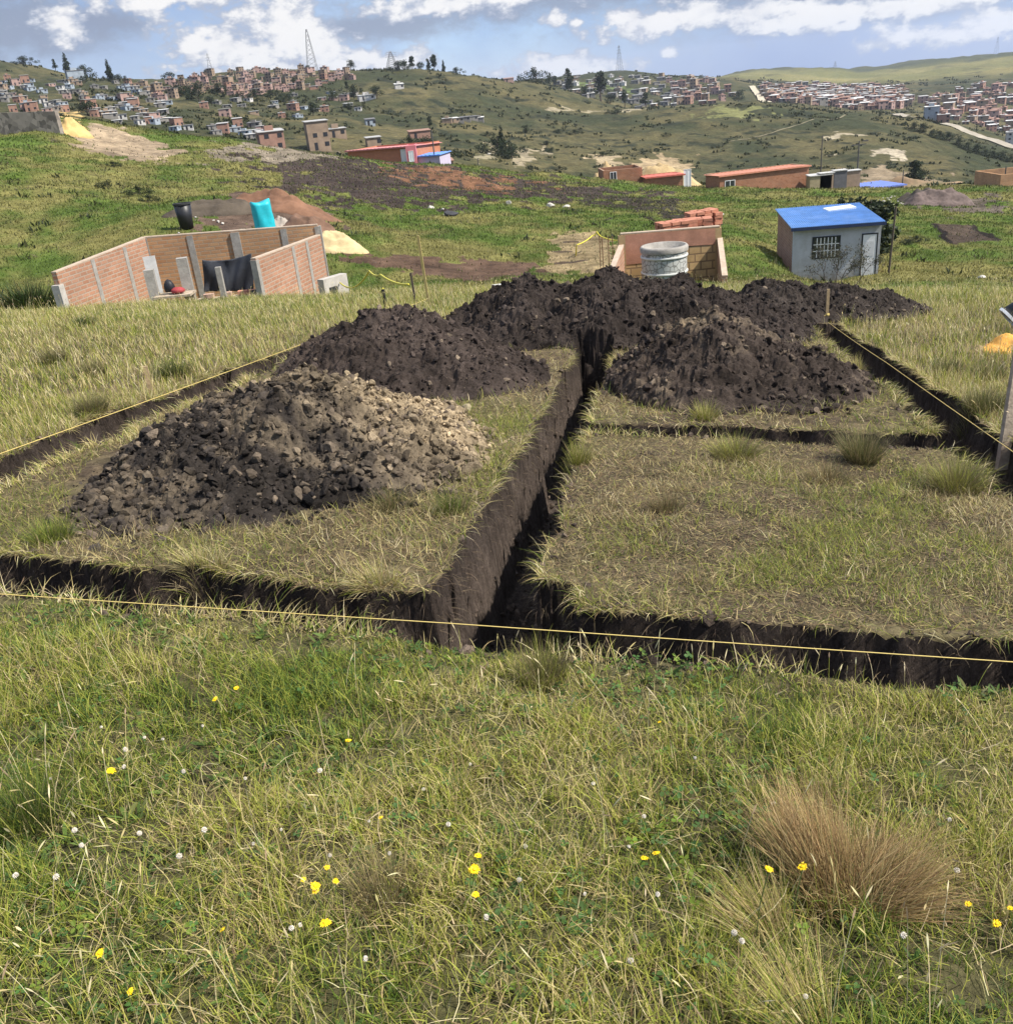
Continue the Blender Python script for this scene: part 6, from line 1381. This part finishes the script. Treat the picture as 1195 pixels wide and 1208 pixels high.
MIXV = variants(['tan brick', 'grey block', 'white', 'red brick', 'grey block', 'pale blue', 'dull pink'], ['grey', 'white', 'grey', 'dark'], 16, [1, 1, 2], 62)
TOWNV = variants(['red brick', 'dull pink', 'grey block', 'dull pink', 'tan brick', 'red brick'], ['white', 'grey', 'rusty', 'rusty', 'grey'], 16, [1, 2, 2], 63)
SHACK = variants(['grey block', 'tan brick', 'white'], ['grey', 'dark', 'white'], 8, [1], 64)
def poly_samples(poly, n, rs, sep):
    xs = [p[0] for p in poly]; ys = [p[1] for p in poly]; out = []; tries = 0
    while len(out) < n and tries < n * 60:
        tries += 1; x, y = rs.uniform(min(xs), max(xs)), rs.uniform(min(ys), max(ys))
        if not inpoly(np.array([x]), np.array([y]), poly)[0]: continue
        if all(abs(x - a) > sep[0] or abs(y - b) > sep[1] for a, b in out): out.append((x, y))
    return out
ZONES = [   # outline on the hillside, count, kinds, where (for the label), facing
    ([(0, 92), (60, 96), (120, 96), (180, 100), (200, 118), (190, 150), (140, 146), (90, 132), (0, 132)], 92, MIXV, 'on the far left slope', (4.5, 2.6)),
    ([(150, 98), (205, 96), (250, 84), (400, 84), (430, 90), (380, 104), (300, 116), (240, 112), (190, 120)], 125, BRV, 'on the crowded left hilltop', (4, 2.2)),
    ([(170, 140), (230, 150), (330, 148), (330, 166), (280, 164), (200, 160)], 22, MIXV, 'along the left slope foot', (8, 4)),
    ([(230, 120), (400, 110), (440, 112), (440, 128), (340, 140), (250, 136)], 26, MIXV, 'scattered below the left hilltop', (9, 4)),
    ([(640, 92), (700, 90), (790, 92), (800, 124), (760, 130), (720, 124), (660, 104)], 58, SHACK, 'right of the central hill', (6, 2.8)),
    ([(770, 92), (850, 96), (868, 116), (850, 122), (800, 124), (790, 100)], 36, BRV, 'left of the pale track', (5, 2.6)),
    ([(896, 104), (950, 100), (1060, 104), (1075, 118), (1068, 128), (1010, 130), (950, 122), (906, 120)], 300, TOWNV, 'in the crowded distant town', (3.0, 1.3)),
    ([(1120, 108), (1195, 98), (1240, 98), (1240, 166), (1190, 160), (1140, 147), (1094, 134), (1080, 122)], 130, TOWNV, 'above the curving road', (5.5, 2.6)),
]
rs = random.Random(99); cand = []
for zi, (poly, n, vs, where, sep) in enumerate(ZONES):
    for px, py in poly_samples(poly, n, rs, sep):
        p = hit(px, py); m = rs.choice(vs)
        if np.hypot(p[0], p[1]) < 215: continue
        cand.append((float(np.hypot(p[0], p[1])), p, m, where, px, py))
cand.sort(key=lambda c: c[0])
stw = {1: 'one storey', 2: 'two storey', 3: 'three storey'}
mass = Bag(); far_parts = {}
keep = [c for c in cand if c[4] < 1195][:285]; kid = {id(c) for c in keep}; rest = [c for c in cand if id(c) not in kid]
for r_, p, (me, wk, rk, st), where, px, py in keep:
    o = link('house', me, None, p); f = math.atan2(-p[0], p[1]) + rs.uniform(-.5, .5); o.rotation_euler = (0, 0, f); k = float(np.interp(r_, [215, 350, 500, 700, 1000], [.38, .48, .56, .64, .85])) * rs.uniform(.8, 1.2); o.scale = (k, k, k * (.78 if 'hilltop' in where else .9))
    tag(o, '%s %s house with %s roof %s' % (stw[st], wk, rk, where), 'house', 'houses ' + where)
# the remaining houses of the town read as one mass
MV = {}
for r_, p, (me, wk, rk, st), where, px, py in rest:
    n = len(me.vertices); V = np.empty(n * 3, np.float32); me.vertices.foreach_get('co', V); V = V.reshape(-1, 3); f = math.atan2(-p[0], p[1]) + rs.uniform(-.5, .5); k = rs.uniform(.8, 1.1)
    V = np.stack([V[:, 0] * math.cos(f) - V[:, 1] * math.sin(f), V[:, 0] * math.sin(f) + V[:, 1] * math.cos(f), V[:, 2]], 1) * k + p
    MV.setdefault('V', []).append(V); MV.setdefault('P', []).append([(list(pl.vertices), me.materials[pl.material_index].name) for pl in me.polygons])
if MV:
    names = sorted({m for P in MV['P'] for _, m in P}); off = 0; F = []; mi = []
    for V, P in zip(MV['V'], MV['P']):
        for vs_, mn in P: F.append([i + off for i in vs_]); mi.append(names.index(mn))
        off += len(V)
    o = link('distant_houses', mesh('distant_houses', np.concatenate(MV['V']), [np.array(F)], [MATS[n] for n in names], None, mi)); tag(o, 'far roofs of the distant town reading as one mass', 'houses', kind='stuff')
# single houses one can tell apart
def lone(label, px, Y, wk, rk, st, w, d, k=1.0):
    me = house_mesh(wk, rk, st, w, d, int(px)); p = gpt(px, Y); r = thing('house', label, 'house', p, math.atan2(-p[0], p[1]) + .15); r.scale = (.8, .8, .8)
    # split into walls, roof and windows
    V = np.empty(len(me.vertices) * 3, np.float32); me.vertices.foreach_get('co', V); V = V.reshape(-1, 3); ps = [(list(q.vertices), q.material_index) for q in me.polygons]
    for i, nm in ((0, 'wall'), (1, 'roof'), (2, 'window')):
        F = np.array([a for a, b in ps if b == i]); v_, f_, _ = sub(V, F, V)
        if nm == 'window':
            for j in range(0, len(F), 6): vv, ff, _ = sub(V, F[j:j + 6], V); link('window', mesh('window', vv, [ff], [me.materials[i]]), r)
        else: link(nm, mesh(nm, v_, [f_], [me.materials[i]]), r)
lone('plain tan three storey brick block at the foot of the left slope', 377, 225, 'tan brick', 'grey', 3, 6, 5); lone('two storey pink brick block standing left of the tan block', 322, 215, 'red brick', 'grey', 2, 6.5, 5)
lone('low tan shed right of the tan three storey block', 352 + 45, 260, 'tan brick', 'grey', 1, 6, 5); lone('small tan roofless looking cube on the central slope', 441, 240, 'tan brick', 'grey', 1, 4.2, 4); lone('orange brick house with dark doorway right of the pink building', 526, 205, 'red brick', 'rusty', 1, 3.8, 3.2)
lone('low red walled house at mid height on the central slope', 495, 290, 'red brick', 'rusty', 1, 7.5, 5); lone('white house between two dark tree clumps on the central slope', 433, 432, 'white', 'white', 1, 9, 6); lone('white cottage below the central hilltop', 471, 470, 'white', 'white', 1, 5, 4); lone('pale blue house on the central slope left of the white house', 437, 330, 'pale blue', 'dark', 1, 3.8, 3.2)
lone('large pale blue grey building near the left skyline', 90, 470, 'pale blue', 'grey', 2, 9, 7); lone('tall pale building at the corner of the curving road', 1098, 485, 'pale blue', 'white', 3, 8, 6); lone('tall red brick block right of the pale corner building', 1112, 478, 'red brick', 'grey', 2, 6.5, 6); lone('white three storey house at the right edge above the road', 1191, 452, 'white', 'grey', 3, 5, 5); lone('small flat house on the skyline right of the central hilltop', 600, 590, 'dull pink', 'rusty', 1, 7, 5)
for px, Y in ((528, 370), (535, 372), (541, 374), (549, 380), (557, 385), (566, 390)): 
    p = gpt(px, Y); o = link('small_shack', SHACK[int(px) % 8][0], None, p); o.scale = (.6, .6, .55); o.rotation_euler = (0, 0, math.atan2(-p[0], p[1]) + rs.uniform(-.4, .4)); tag(o, 'little shack in the line across the middle of the central hill', 'shack', 'shacks across the central hill')
for px, Y, s in ((500, 224, 2.4), (577, 258, 1.0), (820, 180, 1.2), (830, 190, 1.4), (812, 176, .9), (1182, 240, 2.0), (1190, 236, 1.4)): stone('pale rock standing among scrub on the opposite hillside', px, Y, s, 'pale rocks on the opposite hillside', M_pale, 'rock')

# ================================================================== SKY, SUN, CAMERA
SUN_AZ, SUN_EL = R(-17), R(49)          # azimuth from +X towards +Y
w = D.worlds.new('World'); bpy.context.scene.world = w; w.use_nodes = True; t = w.node_tree; t.nodes.clear(); L = t.links
out = t.nodes.new('ShaderNodeOutputWorld'); bg = t.nodes.new('ShaderNodeBackground'); bg.inputs[1].default_value = 0.13
sky = t.nodes.new('ShaderNodeTexSky'); sky.sky_type = 'NISHITA'; sky.sun_disc = False; sky.sun_elevation = SUN_EL; sky.sun_rotation = math.pi / 2 - SUN_AZ; sky.altitude = 2800; sky.air_density = 1.0; sky.dust_density = 0.6; sky.ozone_density = 1.5
tc = t.nodes.new('ShaderNodeTexCoord'); sp = t.nodes.new('ShaderNodeSeparateXYZ'); L.new(tc.outputs['Generated'], sp.inputs[0])
def M(op, a, b=None, c=None):
    n = t.nodes.new('ShaderNodeMath'); n.operation = op
    for i, q in enumerate((a, b, c)):
        if q is None: continue
        if isinstance(q, (int, float)): n.inputs[i].default_value = q
        else: L.new(q, n.inputs[i])
    return n.outputs[0]
az = M('ARCTAN2', sp.outputs[0], sp.outputs[1]); el = M('ARCSINE', sp.outputs[2])
cv = t.nodes.new('ShaderNodeCombineXYZ'); L.new(M('MULTIPLY', az, 1.0), cv.inputs[0]); L.new(M('MULTIPLY', el, 1.7), cv.inputs[1])
def noise(scale, detail, rough, dist=0.0):
    n = t.nodes.new('ShaderNodeTexNoise'); n.inputs['Scale'].default_value = scale; n.inputs['Detail'].default_value = detail; n.inputs['Roughness'].default_value = rough; n.inputs['Distortion'].default_value = dist; L.new(cv.outputs[0], n.inputs['Vector']); return n.outputs['Fac']
n1, n2, n3 = noise(30, 9, .58, .1), noise(5.0, 8, .55, .3), noise(70, 6, .6)
def smooth(x, a, b):
    n = t.nodes.new('ShaderNodeMapRange'); n.interpolation_type = 'SMOOTHSTEP'; n.inputs[1].default_value = a; n.inputs[2].default_value = b; L.new(x, n.inputs[0]); return n.outputs[0]
def mixc(f, a, b):
    n = t.nodes.new('ShaderNodeMix'); n.data_type = 'RGBA'; L.new(f, n.inputs[0])
    for i, q in ((6, a), (7, b)):
        if isinstance(q, tuple): n.inputs[i].default_value = (*q, 1)
        else: L.new(q, n.inputs[i])
    return n.outputs[2]
def pol(px, py): d = ray(px, py); return math.atan2(d[0], d[1]), math.atan2(d[2], math.hypot(d[0], d[1]))
def blob(px, py, rx, ry):
    a, e = pol(px, py); ra, re = rx / FPX * 1.3, ry / FPX * 1.35
    dx = M('MULTIPLY', M('SUBTRACT', az, a), 1 / ra); dy = M('MULTIPLY', M('SUBTRACT', el, e), 1 / re)
    # flat-bottomed: stretch the lower half
    return M('SUBTRACT', 1.0, M('SQRT', M('ADD', M('MULTIPLY', dx, dx), M('MULTIPLY', dy, dy)))), dy
def cover(blobs, amp, soft):
    f = None; sh = None
    for b in blobs:
        v, dy = blob(*b)
        f = v if f is None else M('MAXIMUM', f, v)
    q = M('ADD', f, M('MULTIPLY', M('SUBTRACT', n1, 0.5), amp)); q = M('ADD', q, M('MULTIPLY', M('SUBTRACT', n3, 0.5), amp * .5))
    return smooth(q, 0.0, soft), q
SC = 4.3       # cloud brightness in the sky's own units
def cl(r, g, b): return (r * SC, g * SC, b * SC)
# high veil of grey-blue cloud over the nishita sky, thinner towards the right
veil = smooth(n2, .30, .72)
base = mixc(M('MULTIPLY', M('ADD', M('MULTIPLY', veil, .55), .35), 1.0), sky.outputs[0], cl(.19, .33, .68))
lowblue = M('MULTIPLY', smooth(el, .10, .0), smooth(az, -.35, .35)); base = mixc(M('MULTIPLY', lowblue, .8), base, cl(.14, .28, .66))
leftpale, _ = cover([(60, 70, 260, 80), (300, 30, 220, 50)], 1.0, .9); base = mixc(M('MULTIPLY', leftpale, .55), base, cl(.54, .64, .82))
grey, gq = cover([(20, 28, 95, 34), (122, 26, 44, 20), (640, -6, 260, 24), (1000, -20, 300, 40), (450, 30, 120, 16)], 1.1, .7); base = mixc(M('MULTIPLY', grey, .85), base, cl(.30, .35, .47))
wht, wq = cover([(334, 44, 44, 56), (372, 62, 38, 30), (560, -2, 130, 12), (200, -4, 90, 12), (262, 58, 58, 22), (228, 50, 26, 20), (300, 72, 70, 14), (400, 76, 30, 10), (480, 72, 34, 12), (420, 66, 30, 8), (655, 78, 62, 12), (690, 84, 50, 6), (72, 26, 26, 14), (653, 20, 15, 8), (760, 26, 60, 14), (682, 26, 8, 4), (824, 18, 22, 14), (900, 12, 110, 12), (970, 14, 90, 14), (1128, 38, 80, 9), (1180, 26, 50, 12), (1000, 30, 16, 5), (1035, 32, 14, 6), (788, 62, 8, 5), (1090, 2, 120, 8)], 2.7, .42)
tone = M('ADD', M('MULTIPLY', smooth(wq, .05, .9), .55), M('MULTIPLY', M('SUBTRACT', noise(17, 7, .6, .4), .28), 1.3))
wcol = mixc(smooth(tone, .25, .85), cl(.50, .56, .70), cl(1.12, 1.1, 1.08))
base = mixc(wht, base, wcol)
# overhead, out of view: bright broken cloud added as fill to lift the shade
base = mixc(M('MULTIPLY', smooth(el, .25, .7), M('ADD', M('MULTIPLY', veil, .6), .2)), base, cl(1.4, 1.5, 1.65))
L.new(base, bg.inputs[0]); L.new(bg.outputs[0], out.inputs[0])

sun = D.lights.new('sun', 'SUN'); sun.energy = 4.9; sun.angle = R(1.0); sun.color = (1, .94, .84)
so = D.objects.new('sun', sun); C.objects.link(so); so.rotation_euler = Vector((math.cos(SUN_EL) * math.cos(SUN_AZ), math.cos(SUN_EL) * math.sin(SUN_AZ), math.sin(SUN_EL))).to_track_quat('Z', 'Y').to_euler()

cam = D.cameras.new('camera'); cam.sensor_fit = 'HORIZONTAL'; cam.angle = 2 * math.atan(CX / FPX); cam.clip_start = .05; cam.clip_end = 60000
co = D.objects.new('camera', cam); C.objects.link(co)
Mx = Matrix([[float(ROT[i][j]) for j in range(3)] for i in range(3)]).to_4x4(); Mx.translation = Vector((0, 0, EYE)); co.matrix_world = Mx
S = bpy.context.scene; S.camera = co
S.view_settings.view_transform = 'Standard'; S.view_settings.look = 'None'; S.view_settings.exposure = 0.7; S.view_settings.gamma = 1.0
S.cycles.max_bounces = 6; S.cycles.diffuse_bounces = 3; S.cycles.transmission_bounces = 3; S.cycles.transparent_max_bounces = 4

# ================================================================== AIR
mh, th_, oh_ = nt('haze_air'); pv = th_.nodes.new('ShaderNodeVolumePrincipled'); pv.inputs['Density'].default_value = 0.00009; pv.inputs['Color'].default_value = (.80, .87, 1.0, 1); pv.inputs['Anisotropy'].default_value = .2
th_.links.new(pv.outputs[0], oh_.inputs['Volume'])
hz = MB().box(-9500, 9500, -9500, 9500, -420, 190).obj('haze', mh); tag(hz, 'thin pale air between the lot and the far hills', kind='stuff')
